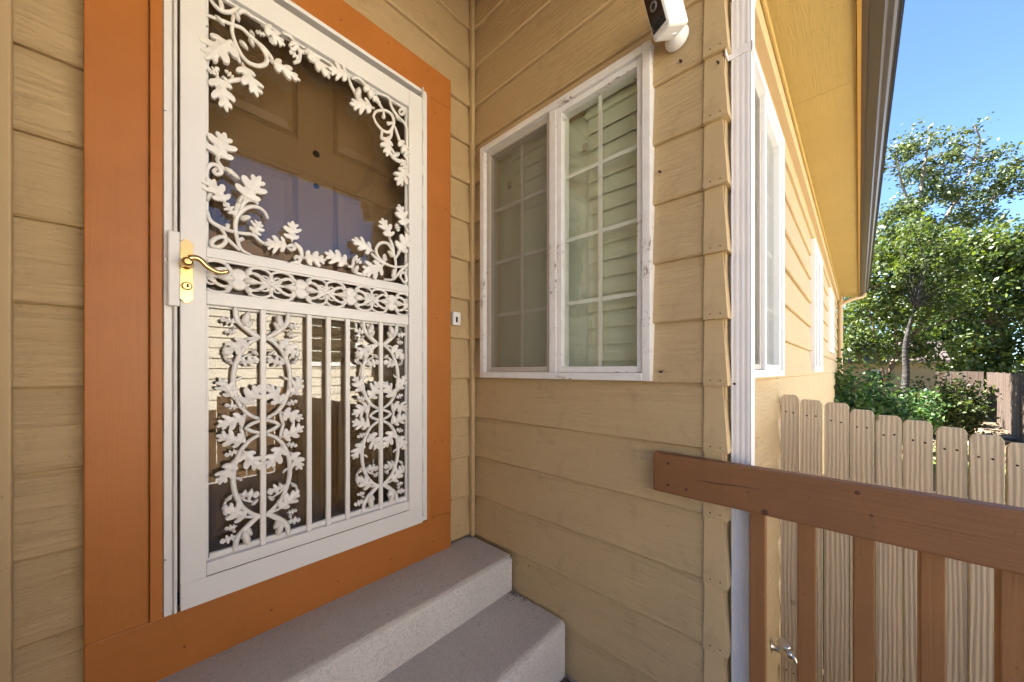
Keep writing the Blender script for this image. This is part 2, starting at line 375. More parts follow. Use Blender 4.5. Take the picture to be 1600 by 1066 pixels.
def siding_wall(org, d, nrm, L, zlo, zhi, openings, parent, mat, a_lim=None, seed=0, off=.021, dz=DZ, z0=Z0, name='wall', thick=.09, cut_lo=None):
    """lap boards one by one on a sheathing wall; org/d/nrm: start, direction, outward normal; face of the boards lies at nrm*0"""
    org = Vector(org); d = Vector(d); nrm = Vector(nrm)
    def P(a, o, z): return org+d*a+nrm*o+Vector((0, 0, z))
    # sheathing with the openings left out
    m = MB(); As = sorted({0, L}|{x for o in openings for x in o[:2] if 0 < x < L}); Zs = sorted({zlo, zhi}|{z for o in openings for z in o[2:] if zlo < z < zhi}|({2.94+.105*i for i in range(9) if 2.94+.105*i < zhi} if a_lim else set()))
    for i in range(len(As)-1):
        for j in range(len(Zs)-1):
            a0, a1, z0_, z1_ = As[i], As[i+1], Zs[j], Zs[j+1]
            if any(o[0] <= a0+1e-6 and a1-1e-6 <= o[1] and o[2] <= z0_+1e-6 and z1_-1e-6 <= o[3] for o in openings): continue
            if a_lim:
                t = a_lim(z1_-1e-3)
                a0 = max(a0, t[0]); a1 = min(a1, t[1])
                if a1-a0 < .01: continue
            q = [P(a, o, z) for z in (z0_, z1_) for o in (-off-thick, -off) for a in (a0, a1)]
            m.add(q, [(0, 2, 3, 1), (4, 5, 7, 6), (0, 1, 5, 4), (2, 6, 7, 3), (0, 4, 6, 2), (1, 3, 7, 5)])
    wl = build(m, name, mat, parent)
    k0 = math.floor((zlo-z0)/dz); k1 = math.ceil((zhi-z0)/dz)
    rnd = random.Random(seed)
    for k in range(k0, k1):
        b = max(z0+k*dz, zlo); t = min(z0+(k+1)*dz+.004, zhi)
        if t-b < .02: continue
        lo, hi = (0, L)
        if a_lim: l2 = a_lim(t); lo, hi = max(lo, l2[0]), min(hi, l2[1])
        if hi-lo < .02: continue
        full = sorted([o for o in openings if o[2] <= b+.012 and o[3] >= t-.012])
        segs = []; cur = lo
        for o in full:
            if o[0]-cur > .012: segs.append((cur, min(o[0], hi)))
            cur = max(cur, o[1])
        if hi-cur > .012: segs.append((cur, hi))
        for (a0, a1) in segs:
            ops = [o for o in openings if o not in full and o[0] < a1 and o[1] > a0 and o[2] < t and o[3] > b]
            As = sorted({a0, a1}|{min(max(x, a0), a1) for o in ops for x in o[:2]}); Zs = sorted({b, t}|{z for o in ops for z in o[2:] if b < z < t})
            sh = rnd.uniform(-.0012, .0012)
            def off_at(z): return .003+sh - (.0200)*(z-(z0+k*dz))/dz
            mb = MB()
            for i in range(len(As)-1):
                for j in range(len(Zs)-1):
                    x0, x1, y0, y1 = As[i], As[i+1], Zs[j], Zs[j+1]
                    if any(o[0] <= x0+1e-6 and x1-1e-6 <= o[1] and o[2] <= y0+1e-6 and y1-1e-6 <= o[3] for o in ops): continue
                    yb = y0
                    if j == 0:
                        yb = y0+.005; mb.face([P(x0, off_at(y0)-.006, y0), P(x1, off_at(y0)-.006, y0), P(x1, off_at(yb), yb), P(x0, off_at(yb), yb)], [(x0, y0), (x1, y0), (x1, yb), (x0, yb)])
                    mb.face([P(x0, off_at(yb), yb), P(x1, off_at(yb), yb), P(x1, off_at(y1), y1), P(x0, off_at(y1), y1)], [(x0, yb), (x1, yb), (x1, y1), (x0, y1)])
                    if j == 0: mb.face([P(x0, -off+.0005, y0), P(x1, -off+.0005, y0), P(x1, off_at(y0)-.006, y0), P(x0, off_at(y0)-.006, y0)], [(x0, 0), (x1, 0), (x1, .01), (x0, .01)])
                    for (xe, s) in ((x0, 0), (x1, 1)):
                        if (xe == a0 and s == 0) or (xe == a1 and s == 1) or ops:
                            mb.face([P(xe, -off+.0005, y0), P(xe, off_at(y0), y0), P(xe, off_at(y1), y1), P(xe, -off+.0005, y1)])
            if mb.f: build(mb, 'siding_board', mat, wl)
    return wl

Xv = Vector((1, 0, 0)); Yv = Vector((0, 1, 0)); Zv = Vector((0, 0, 1))
# --- door wall: face y = YD, looks to -y
D_L, D_R, D_T, D_B = -.094, 1.108, 1.465+CAMZ, -.91+CAMZ          # outside of the orange casing
siding_wall((XL, YD, 0), Xv, -Yv, XW-XL, .2, 3.62, [(D_L-XL, D_R-XL, .0, D_T)], house, M['siding'], seed=1)
# --- window wall: face x = XW, looks to -x ; a runs from the outer corner inward (+y)
W_Y0, W_Y1, W_Z0, W_Z1 = .479, 1.370, -.040+CAMZ, 1.160+CAMZ
def lim_w(z):  # the roof slopes down to the outer corner
    out = .29-(z-SOFF-.05)/.5
    return (max(0, -out+.0), 99)
siding_wall((XW, YC+.002, 0), Yv, -Xv, YD-YC-.004, YARD, 3.55, [(W_Y0+.03-YC, W_Y1-.03-YC, W_Z0+.03, W_Z1-.03)], house, M['siding'], a_lim=lim_w, seed=2)
# --- left wall of the entry, looks to +x
siding_wall((XL, YC, 0), Yv, Xv, YD-YC-.002, YARD, 3.55, [], house, M['siding'], a_lim=lim_w, seed=3)
# --- garage front left of the entry
siding_wall((-4.2, YC, 0), Xv, -Yv, 4.2+XL-.002, YARD, 2.75, [], house, M['siding'], seed=5)
# --- long side wall
def a_of(u):   # distance along the side wall of a pixel column
    r = ray(u, 0); # solve k*r = SO+SU*a
    det = r[0]*(-SU.y)-r[1]*(-SU.x); k = (SO.x*(-SU.y)-SO.y*(-SU.x))/det
    return (Vector((r[0]*k, r[1]*k, 0))-SO).dot(SU)
WA = (a_of(1158), a_of(1216.5), -.03+CAMZ, 1.185+CAMZ); WA_S = a_of(1189)
WBa = (a_of(1268), a_of(1281)); WCa = (a_of(1294.5), a_of(1300)); SIDE_L = a_of(1309)
WB = (WBa[0], WBa[1], -.02+CAMZ, 1.155+CAMZ); WC = (WCa[0], WCa[1], .25+CAMZ, 1.13+CAMZ)
print('side wall', WBa, WCa, SIDE_L)
siding_wall(side(.026, 0, 0), SU, SN, SIDE_L-.026, YARD, SOFF, [(o[0]+.004, o[1]-.056, o[2]+.03, o[3]-.03) for o in (WA, WB, WC)], house, M['siding'], seed=4)
# back of the house, so that no light leaks in
m = MB(); m.box(-4.2, 9.0, 8.0, 8.1, YARD, 3.0); m.box(-4.3, -4.2, .3, 8.1, YARD, 3.0)
q = side(SIDE_L, -.03, 0); m.box(q.x-.1, q.x, q.y+.0, 8.1, YARD, 3.4); build(m, 'back_wall', M['siding'], house)
# inside corner strips
for x0, x1 in ((XW-.022, XW-.001), (XL+.001, XL+.034)):
    pbox('corner_strip', M['strip'], house, x0, x1, YD-.026, YD-.0008, .4, 3.5, bevel=.004, along=2)
# metal corner caps, one to a course
for k in range(-9, 6):
    zb = Z0+k*DZ; zt = zb+DZ+.006
    if zb < YARD: continue
    m = MB(); w1 = .060; e0, e1 = .0125, .0005
    ob, ot = .009, -.0095
    p = lambda dx, dy, z: Vector((XW-dx, YC+dy, z))
    # window wall leaf, then side wall leaf, then the turned-under bottoms
    c0b, c0t = p(ob, -ob, zb-.004), p(ot, -ot, zt)
    f1 = [p(ob, w1, zb-.004), c0b, c0t, p(ot, w1, zt)]
    m.face(f1, [(0, 0), (w1, 0), (w1, DZ), (0, DZ)])
    s1b = side(w1, ob, zb-.004); s1t = side(w1, ot, zt)
    m.face([c0b, s1b, s1t, c0t], [(0, 0), (w1, 0), (w1, DZ), (0, DZ)])
    m.face([p(-.01, w1, zb-.004), p(-.01, .012, zb-.004), c0b, f1[0]]); m.face([p(-.01, .012, zb-.004), side(w1, -.01, zb-.004), s1b, c0b])
    m.face([p(-.012, w1, zb-.004), f1[0], f1[3], p(-.012, w1, zt)]); m.face([s1b, side(w1, -.012, zb-.004), side(w1, -.012, zt), s1t])
    build(m, 'corner_cap', M['cap'], house)
    for yy in (.012, .040): m = MB(); m.lathe([(0, .0022), (.0012, .002), (.0018, .0008)], p(ob-.0012, yy, zb+.012), (-1, 0, 0), 8); build(m, 'cap_nail', M['nail'], house)
for (u, v) in ((1031, 268), (1033, 581), (1064, 95), (1122, 97)):
    p_ = onX(u, v, XW-.006); m = MB(); m.tube([p_+Xv*.006, p_, p_+Vector((-.006, .004, .002))], [.0035, .004, .0015], 7); build(m, 'rusty_nail', M['nail'], house)
# --- casing round the door, orange boards
casing = part('door_casing', house, (.5, YD-.02, D_B))
cf = YD-.030
xi = onY(233, 500, cf).x
lz = onY(233, 973, cf).z
pbox('casing_board', M['orange'], casing, onY(130.5, 500, cf).x, xi, cf, YD+.02, lz, D_T-.001, bevel=.003)
xr0 = onY(672, 500, cf).x; xr1 = onY(705, 500, cf).x
pbox('casing_board', M['orange'], casing, xr0, xr1, cf+.002, YD+.02, lz, D_T-.151, bevel=.003)
pbox('casing_board', M['orange'], casing, xi+.0008, xr1, cf+.001, YD+.02, D_T-.150, D_T-.0005, bevel=.003)
pbox('sill_board', M['orange'], casing, onY(130.5, 500, cf).x, xr1, cf+.003, YD+.02, D_B+.008, lz-.0015, bevel=.003)
xs1 = onY(254.5, 500, cf-.012).x
pbox('casing_stop', M['orange'], casing, xi+.001, xs1, cf-.012, YD+.02, lz+.001, D_T-.152, bevel=.003)
pbox('casing_stop', M['orange'], casing, onY(667.5, 500, cf-.008).x, xr0-.001, cf-.008, YD+.02, lz+.001, D_T-.152, bevel=.003)

rn = random.Random(17)
for (x, z) in [(rn.uniform(-.07, .01), .7+.24*i+rn.uniform(-.08, .08)) for i in range(8)]+[(xr0+.03, .95), (xr0+.075, .95), (xr0+.04, 1.55), (xr0+.09, 2.1), (xr0+.03, 2.55)]+[(.15+.2*i, D_T-.06+rn.uniform(-.03, .03)) for i in range(5)]+[(.1+.22*i, D_B+.08) for i in range(5)]:
    m = MB(); m.lathe([(0, .0034), (.0008, .0030), (.0012, .001)], (x, cf+.0012, z), (0, -1, 0), 8); build(m, 'nail_head', M['nail_paint'], casing)
# --- storm door
SD = part('storm_door', house, (.52, YD, .56))
tag(SD, 'white storm door with cast oak-leaf scrollwork and brass lever')
fy = cf-.016                                   # front of the leaf
def dp(u, v, y=None): return onY(u, v, fy if y is None else y)
lx0, lx1 = dp(281.5, 900).x, dp(660, 700).x; lzb, lzt = dp(281.4, 956).z, dp(660, 153.5).z
ox0, ox1 = dp(322.5, 600).x, dp(639.5, 600).x
uz1 = dp(637, 165).z; uz0 = dp(322, 388).z*.5+dp(640, 445).z*.5
bz1 = uz0-.031; bz0 = dp(322, 459).z*.5+dp(640, 494).z*.5; lz1 = bz0-.036; lz0 = dp(327, 882).z*.5+dp(640, 781).z*.5
ly0, ly1 = fy, fy+.032
# fixed white frame left (two steps) and right
fx0, fx1 = onY(256, 500, cf-.006).x, onY(270, 500, cf-.006).x
pbox('door_frame', M['white'], SD, xs1+.0015, fx1, cf-.008, YD+.03, lzb-.004, lzt+.03, bevel=.002)
pbox('door_frame', M['white'], SD, fx1+.0008, lx0-.006, cf-.018, YD+.03, lzb-.002, lzt+.03, bevel=.004)
fxr = onY(667, 500, cf-.012).x
pbox('door_frame', M['white'], SD, lx1+.0025, fxr, cf-.014, YD+.03, lzb+.004, lzt+.03, bevel=.002)
pbox('door_frame', M['white'], SD, xs1+.002, fxr, cf-.010, YD+.03, lzt+.0305, D_T-.153, bevel=.002)
pbox('stile', M['white'], SD, lx0, ox0, ly0, ly1, lzb, lzt, bevel=.002)
pbox('stile', M['white'], SD, ox1, lx1, ly0, ly1, lzb, lzt, bevel=.002)
pbox('top_rail', M['white'], SD, ox0+.0004, ox1-.0004, ly0+.001, ly1, uz1, lzt-.0004, bevel=.002)
pbox('middle_rail', M['white'], SD, ox0+.0004, ox1-.0004, ly0+.004, ly1, bz1, uz0, bevel=.003)
pbox('middle_rail', M['white'], SD, ox0+.0004, ox1-.0004, ly0+.004, ly1, lz1, bz0, bevel=.003)
kz = dp(281, 915).z
pbox('bottom_rail', M['white'], SD, ox0+.0004, ox1-.0004, ly0+.001, ly1, kz+.001, lz0, bevel=.002)
pbox('kick_plate', M['white'], SD, lx0+.0004, lx1-.0004, ly0-.003, ly0-.0002, lzb+.001, kz, bevel=.0012)
# glazing bead round the openings
for (z0_, z1_) in ((uz0, uz1), (lz0, lz1)):
    m = MB(); t = .007; yb0, yb1 = fy+.020, fy+.031
    m.box(ox0+.001, ox0+t, yb0, yb1, z0_, z1_); m.box(ox1-t, ox1-.001, yb0, yb1, z0_, z1_)
    m.box(ox0+t, ox1-t, yb0, yb1, z0_+.0005, z0_+t); m.box(ox0+t, ox1-t, yb0, yb1, z1_-t, z1_-.0005); build(m, 'glazing_bead', M['white'], SD)
pbox('lower_ledge', M['white'], SD, ox0+.008, ox1-.008, fy+.014, fy+.030, lz0+.006, lz0+.020, bevel=.003)
pbox('glass_pane', M['doorglass_upper'], SD, ox0-.01, ox1+.01, fy+.034, fy+.038, .5*(uz0+bz1), uz1+.01, bevel=0)
pbox('glass_pane', M['doorglass'], SD, ox0-.01, ox1+.01, fy+.034, fy+.038, lz0-.01, .5*(uz0+bz1)-.001, bevel=0)
# hinge knuckles down the right edge
hz = lzb+.03
m = MB()
while hz < lzt-.05:
    m = MB(); m.tube([(lx1+.001, fy-.003, hz), (lx1+.001, fy-.003, hz+.15)], .0045, 10); build(m, 'hinge_knuckle', M['white'], SD); hz += .205
# bars
vy = fy+.012
bar_u = (411, 483, 513, 543, 595)
bx = [onY(u, 640, vy).x for u in bar_u]
for x in bx: pbox('bar', M['cast'], SD, x-.0085, x+.0085, vy-.006, vy+.009, lz0+.0, lz1, bevel=.003, along=2)
# oak leaf, made once: length along +y, width along x, domed to +z
def leaf_mesh(name, side_pts, wide, dome=.10, asym=0.0, smooth=False):
    """side_pts: (x, t, s) outline point and the place s on the midrib it belongs to; asym makes the two sides differ"""
    m = MB(); C = [(0, q[2], .045+dome*math.sin(math.pi*min(1, q[2]*.85+.10))) for q in side_pts]
    for sg in (-1, 1):
        S = [(sg*q[0]*wide*(1+sg*asym*math.sin(3+5*q[1])), q[1]+sg*asym*.25*math.sin(math.pi*min(1, q[1])), C[i][2]*.55) for i, q in enumerate(side_pts)]
        for i in range(len(S)-1):
            q1 = [C[i], C[i+1], S[i+1], S[i]]; q3 = [S[i], S[i+1], (*S[i+1][:2], -.06), (*S[i][:2], -.06)]
            for q, sf in ((q1, smooth), (q3, False)): m.face(q if sg < 0 else q[::-1], smooth=sf)
    me, _ = m.mesh(name, M['cast'], Vector((0, 0, 0)))
    bm = bmesh.new(); bm.from_mesh(me); bmesh.ops.remove_doubles(bm, verts=bm.verts, dist=1e-4); bmesh.ops.recalc_face_normals(bm, faces=bm.faces); bm.to_mesh(me); bm.free(); return me
OAK = [(.03, 0, 0), (.05, .13, .14), (.12, .17, .17), (.24, .20, .19), (.33, .28, .22), (.35, .36, .26), (.28, .40, .30), (.19, .37, .34), (.15, .41, .38), (.17, .47, .42), (.28, .53, .46), (.39, .64, .50), (.41, .73, .55), (.33, .77, .60), (.21, .70, .64), (.15, .71, .68), (.16, .78, .72), (.24, .86, .76), (.25, .95, .80), (.18, .97, .85), (.10, .92, .88), (.08, .98, .93), (.05, 1.06, .97), (0, 1.08, 1.0)]
oak1 = leaf_mesh('oak_leaf_mesh', OAK, .92, .10, .10)
oak1b = leaf_mesh('oak_leaf_mesh_b', OAK, .92, .10, -.14)
oak1c = leaf_mesh('oak_leaf_mesh_c', [(x*(1.15-.35*t), t, q) for x, t, q in OAK], .90, .12, .05)
oak2 = leaf_mesh('narrow_leaf_mesh', [(.03, 0, 0), (.05, .14, .12), (.16, .20, .17), (.19, .29, .23), (.13, .33, .29), (.07, .34, .33), (.09, .42, .40), (.22, .50, .46), (.24, .58, .52), (.16, .63, .58), (.07, .62, .62), (.09, .72, .70), (.15, .80, .78), (.12, .90, .87), (.05, .98, .94), (0, 1.0, 1.0)], 1.15)
bud = leaf_mesh('bud_mesh', [(.05, 0, 0), (.15, .10, .10), (.25, .25, .25), (.27, .38, .38), (.20, .43, .43), (.23, .58, .58), (.19, .76, .76), (.10, .90, .90), (.03, .97, .97), (0, 1, 1)], 1.0, .20, 0, True)
rl = random.Random(3)
def leaf_at(b, t, me=oak1, wide=1.0, lift=0.0, name='leaf'):
    if me is oak1: me = rl.choice((oak1, oak1b, oak1c))
    b = Vector(b); t = Vector(t); d = t-b; ln = d.length; d.normalize()
    zc = Vector((0, -1, 0)); tilt = rl.uniform(-.10, .10); d2 = (d+zc*rl.uniform(-.06, .10)).normalized()
    xc = d2.cross(zc).normalized(); zc = xc.cross(d2).normalized(); xc = (xc+zc*tilt).normalized(); zc = xc.cross(d2).normalized()
    th = .075 if ln > .05 else .05
    m4 = Matrix(((xc.x*ln*wide, d2.x*ln, zc.x*th, b.x), (xc.y*ln*wide, d2.y*ln, zc.y*th, b.y-lift), (xc.z*ln*wide, d2.z*ln, zc.z*th, b.z), (0, 0, 0, 1)))
    o = bpy.data.objects.new(name, me); COL.objects.link(o); o.parent = SD
    m4.translation = m4.translation-WP[SD.name]; o.matrix_basis = m4; WP[o.name] = b; return o
TILE = {1: (310, 0, 5.922), 2: (460, 60, 5.611), 3: (310, 200, 5.328), 4: (460, 220, 4.637), 7: (320, 470, 5.076)}
def tp(tile, x, y): a = TILE[tile]; return onY(a[0]+x/a[2], a[1]+y/a[2], vy)
UP_LEAF = {1: [((300, 385), (75, 560), 0, 1.0), ((165, 690), (262, 1010), 0, .95), ((400, 590), (535, 880), 0, .95), ((650, 565), (918, 745), 0, .85), ((575, 235), (785, 415), 0, .95), ((620, 340), (525, 300), 1, 1.1), ((650, 350), (690, 430), 1, 1.2), ((335, 740), (240, 655), 1, 1.1), ((110, 690), (185, 640), 1, 1.1), ((378, 380), (458, 475), 2, .9), ((462, 360), (510, 455), 2, .9), ((150, 150), (245, 245), 2, .8), ((935, 560), (835, 480), 1, 1.3), ((985, 450), (1075, 600), 0, .9), ((340, 120), (375, 215), 2, 1.0), ((470, 290), (520, 350), 2, .8)],
 2: [((120, 110), (292, 345), 0, .85), ((485, 350), (300, 275), 0, 1.05), ((590, 395), (712, 560), 0, .8), ((695, 620), (500, 575), 0, .95), ((812, 865), (800, 1030), 0, 1.0), ((900, 880), (990, 1030), 0, .85), ((690, 510), (750, 580), 1, 1.2), ((540, 540), (560, 440), 2, .9), ((860, 1040), (920, 1010), 2, .9), ((880, 690), (960, 740), 2, .7)],
 3: [((155, 275), (215, 58), 0, 1.25), ((370, 610), (500, 425), 0, 1.15), ((225, 650), (75, 440), 0, 1.05), ((295, 735), (215, 625), 1, 1.4), ((215, 335), (345, 440), 2, .75), ((345, 765), (435, 745), 2, 1.0), ((440, 890), (510, 795), 0, 1.2), ((750, 990), (560, 965), 0, 1.2), ((775, 960), (775, 795), 0, 1.05), ((330, 640), (350, 580), 2, .9)],
 4: [((50, 850), (215, 865), 0, 1.1), ((390, 905), (230, 815), 0, 1.0), ((570, 805), (420, 725), 0, 1.0), ((690, 720), (635, 575), 0, 1.0), ((805, 640), (755, 475), 0, .9), ((745, 815), (825, 690), 0, 1.0), ((645, 900), (500, 960), 0, 1.05), ((735, 600), (750, 660), 1, 1.4), ((775, 130), (800, 205), 0, 1.2), ((805, 195), (740, 322), 0, .9), ((430, 850), (480, 890), 1, 1.5), ((425, 960), (455, 905), 2, 1.0), ((650, 880), (650, 820), 2, 1.1), ((710, 845), (670, 800), 2, 1.0), ((715, 1000), (715, 930), 2, .9)]}
kinds = (oak1, oak2, bud)
for T, lst in UP_LEAF.items():
    for (b, t, k, wd) in lst: leaf_at(tp(T, *b), tp(T, *t), kinds[k], wd, rl.uniform(.002, .006))
STEM = {1: [[(58, 130), (140, 165), (230, 195), (310, 230), (400, 262), (470, 330), (540, 390), (600, 470), (632, 540), (620, 592), (560, 612), (480, 590), (420, 540), (378, 475), (340, 390), (312, 300), (315, 220), (330, 120), (360, 60)], [(100, -20), (160, 60), (220, 105), (290, 112), (340, 85)], [(195, -20), (215, 55), (215, 110)], [(370, 130), (400, 105), (440, 115), (500, 165)], [(540, 385), (600, 440), (660, 515), (690, 560)], [(310, 390), (345, 480), (385, 590)], [(58, 560), (90, 640), (160, 695)], [(66, 150), (72, 240)], [(260, 760), (330, 745), (400, 735)], [(770, 300), (850, 345), (905, 420), (940, 470), (1000, 480)], [(945, 470), (930, 555), (880, 585)], [(842, 430), (870, 400), (900, 425), (880, 460), (850, 445)], [(60, 420), (80, 540), (60, 640)], [(220, 710), (270, 760)]],
 2: [[(475, 350), (500, 420), (540, 500), (550, 560)], [(500, 350), (555, 350), (620, 405)], [(715, 500), (735, 560), (775, 625)], [(690, 690), (720, 640), (800, 635), (858, 680), (868, 760), (830, 822), (770, 805), (715, 740), (692, 680)], [(700, 480), (770, 495), (830, 530), (850, 600), (900, 680), (960, 740), (985, 800), (985, 900), (995, 1060)], [(915, 645), (940, 620), (965, 645), (940, 670), (918, 655)], [(880, 775), (905, 850), (925, 900)], [(855, 790), (845, 860), (810, 895)], [(840, 1010), (880, 1060), (930, 1090)], [(20, 30), (40, 110), (110, 130)], [(780, 640), (785, 690)], [(860, 740), (820, 750)], [(770, 810), (760, 870)]],
 3: [[(150, 255), (190, 325), (260, 365)], [(70, 420), (78, 335), (120, 303), (168, 325), (188, 368), (155, 388), (128, 362), (150, 340)], [(300, 745), (315, 680), (350, 590), (400, 560)], [(440, 1060), (355, 1010), (322, 920), (308, 830), (315, 760), (350, 705), (420, 660), (490, 660), (550, 700), (578, 758)], [(355, 690), (370, 640), (410, 600), (470, 610), (495, 640)], [(72, 690), (100, 770), (170, 820), (240, 848), (310, 870)], [(165, 815), (215, 880), (225, 950), (170, 992), (112, 980), (120, 938), (185, 908), (235, 922), (290, 970), (345, 1020)], [(310, 870), (400, 882), (460, 892), (515, 945), (590, 985)], [(735, 1000), (770, 975), (800, 1000), (770, 1018), (755, 1000)], [(800, 955), (850, 1005), (865, 1070)], [(240, 850), (245, 800)], [(330, 940), (375, 920)], [(70, 600), (110, 530)]],
 4: [[(690, 90), (720, 130), (790, 150)], [(0, 740), (40, 790), (55, 860)], [(0, 862), (15, 838), (42, 855), (25, 885), (5, 870)], [(385, 910), (420, 908), (430, 860), (455, 835)], [(420, 910), (432, 950), (490, 970), (540, 975)], [(650, 1005), (715, 1003), (733, 940), (730, 860), (710, 800), (680, 750), (640, 738), (603, 760), (592, 810), (630, 870), (680, 900), (740, 915), (832, 908)], [(555, 815), (600, 860), (650, 892)], [(685, 700), (710, 760), (722, 830)], [(715, 1010), (775, 940), (825, 885)], [(765, 990), (775, 960), (800, 962), (812, 1012), (795, 1025), (765, 985)], [(735, 850), (770, 790), (820, 730)], [(800, 620), (828, 680), (822, 760)], [(790, 100), (815, 140), (820, 230)], [(-60, 905), (0, 885), (60, 905)]]}
for T, lst in STEM.items():
    for pth in lst:
        m = MB(); pts = smooth_path([tp(T, *q) for q in pth], 4); n = len(pts)
        m.tube(pts, [.0068*(.65+.35*math.sin(math.pi*(i+.4)/(n))) for i in range(n)], 8, nrm=Vector((0, -1, 0))); build(m, 'vine_stem', M['cast'], SD)
for q in ((780, 690), (822, 748)):
    m = MB(); m.lathe([(-.008, .002), (-.006, .006), (0, .009), (.006, .006), (.008, .002)], tp(2, *q), (0, -1, 0), 10); build(m, 'berry', M['cast'], SD)
# lower vine columns: one quarter traced, mirrored about the bar and about mid height
QL = [((250, 172), (118, 142), 1, 1.15), ((305, 200), (345, 85), 2, .9), ((345, 290), (160, 405), 0, .95), ((255, 245), (155, 240), 1, 1.1), ((270, 485), (432, 455), 1, 1.2), ((370, 385), (425, 425), 2, 1.0), ((228, 760), (120, 605), 0, .9), ((295, 825), (428, 660), 0, 1.0), ((265, 825), (155, 803), 1, 1.1), ((325, 880), (108, 965), 0, 1.0), ((215, 480), (155, 450), 2, 1.0), ((160, 430), (160, 345), 2, .9), ((330, 215), (375, 150), 2, .9), ((240, 200), (215, 225), 2, 1.3)]
QS = [([(240, 55), (255, 140), (310, 200), (390, 262), (440, 290)], 1.5), ([(440, 285), (370, 318), (300, 380), (252, 470), (228, 560), (228, 660), (248, 740), (290, 820), (350, 878), (430, 912)], 1.25), ([(440, 925), (365, 955), (318, 990)], 1.0), ([(318, 870), (302, 940), (285, 990)], .9), ([(310, 300), (370, 292), (430, 288)], .8), ([(222, 490), (170, 455), (152, 385), (175, 340)], .7), ([(240, 615), (270, 605), (292, 585)], .7), ([(260, 480), (320, 430), (400, 400)], .6)]
zm = .5*(lz0+lz1)+.003; x0c = bx[0]; zmid = onY(320+310/5.076, 470+985/5.076, vy).z
xw0 = lambda P: (P.x-x0c, P.z-zmid)
hz0 = lz1-zmid; zsc = (lz1-zm)/hz0
for ci, bi in enumerate((0, 4)):
    for sx in (1, -1):
        for sz in (1, -1):
            def mp(q):
                d, h = xw0(tp(7, *q)); return Vector((bx[bi]+sx*d, vy+.002, zm+sz*h*zsc))
            for pth, rr in QS:
                m = MB(); pts = smooth_path([mp(q) for q in pth], 4); n = len(pts)
                m.tube(pts, [.0062*rr*(.72+.28*math.sin(math.pi*(i+.5)/n)) for i in range(n)], 8, nrm=Vector((0, -1, 0))); build(m, 'vine_stem', M['cast'], SD)
            for (b, t, k, wd) in QL: leaf_at(mp(b), mp(t), kinds[k], wd, rl.uniform(.001, .006))
# scroll band between the two middle rails
bc = .5*(bz0+bz1); bh = bz1-bz0
fxs = [onY(u, v, vy).x for u, v in ((373, 437), (470, 451), (547.6, 463), (611.7, 473))]
per = (fxs[-1]-fxs[0])/3
def arc(cx, cz, rx, rz, a0, a1, n=14): return [Vector((cx+rx*math.cos(R(a0+(a1-a0)*i/n)), vy, cz+rz*math.sin(R(a0+(a1-a0)*i/n)))) for i in range(n+1)]
for i in range(-1, 4):
    c0 = fxs[0]+per*(i+.5)
    m = MB(); hw = per*.36
    def keep(pts):
        run = []; outl = []
        for p in pts:
            if ox0 <= p.x <= ox1: run.append(p)
            else:
                if len(run) > 1: outl.append(run)
                run = []
        if len(run) > 1: outl.append(run)
        return outl
    curves = []
    for sx in (-1, 1):
        for sz in (-1, 1):
            curves.append((arc(c0+sx*hw*.52, bc+sz*bh*.22, hw*.56, bh*.225, 0, 360, 22), .0048))
            curves.append((arc(c0+sx*hw*.30, bc+sz*bh*.145, hw*.17, bh*.085, 0, 360, 12), .0036))
            curves.append((smooth_path([Vector((c0+sx*hw*1.05, vy, bc+sz*bh*.20)), Vector((c0+sx*hw*.7, vy-.003, bc+sz*bh*.26)), Vector((c0+sx*hw*.25, vy-.004, bc+sz*bh*.10)), Vector((c0-sx*hw*.35, vy-.003, bc-sz*bh*.13)), Vector((c0-sx*hw*.95, vy, bc-sz*bh*.30))], 5), .0042))
    curves.append((arc(c0, bc, hw*.19, bh*.11, 0, 360, 14), .0044))
    for cv, r_ in curves:
        for run in keep(cv): m.tube(run, r_, 7, nrm=Vector((0, -1, 0)))
    if m.f: build(m, 'scroll', M['cast'], SD)
for x in fxs:
    m = MB()
    for sz in (-1, 1):
        m.lathe([(-.005, .021), (.003, .020), (.0075, .014), (.006, .010), (.009, .005), (.0095, .001)], (x, vy, bc+sz*bh*.135), (0, -1, 0), 14)
        for sx in (-1, 1):
            m.tube([(x+sx*.018, vy, bc+sz*bh*.20), (x+sx*.030, vy-.002, bc+sz*bh*.33), (x+sx*.026, vy, bc+sz*bh*.43)], [.008, .007, .002], 7, nrm=Vector((0, -1, 0)))
    for sx in (-1, 1): m.tube([(x+sx*.014, vy-.002, bc), (x+sx*.034, vy-.005, bc), (x+sx*.058, vy, bc)], [.009, .012, .003], 8, nrm=Vector((0, -1, 0)))
    build(m, 'rosette', M['cast'], SD)
m = MB()
m.box(ox0+.0005, ox1-.0005, vy-.003, vy+.006, bz1-.006, bz1-.0002); m.box(ox0+.0005, ox1-.0005, vy-.003, vy+.006, bz0+.0002, bz0+.005); build(m, 'band_edge', M['cast'], SD)
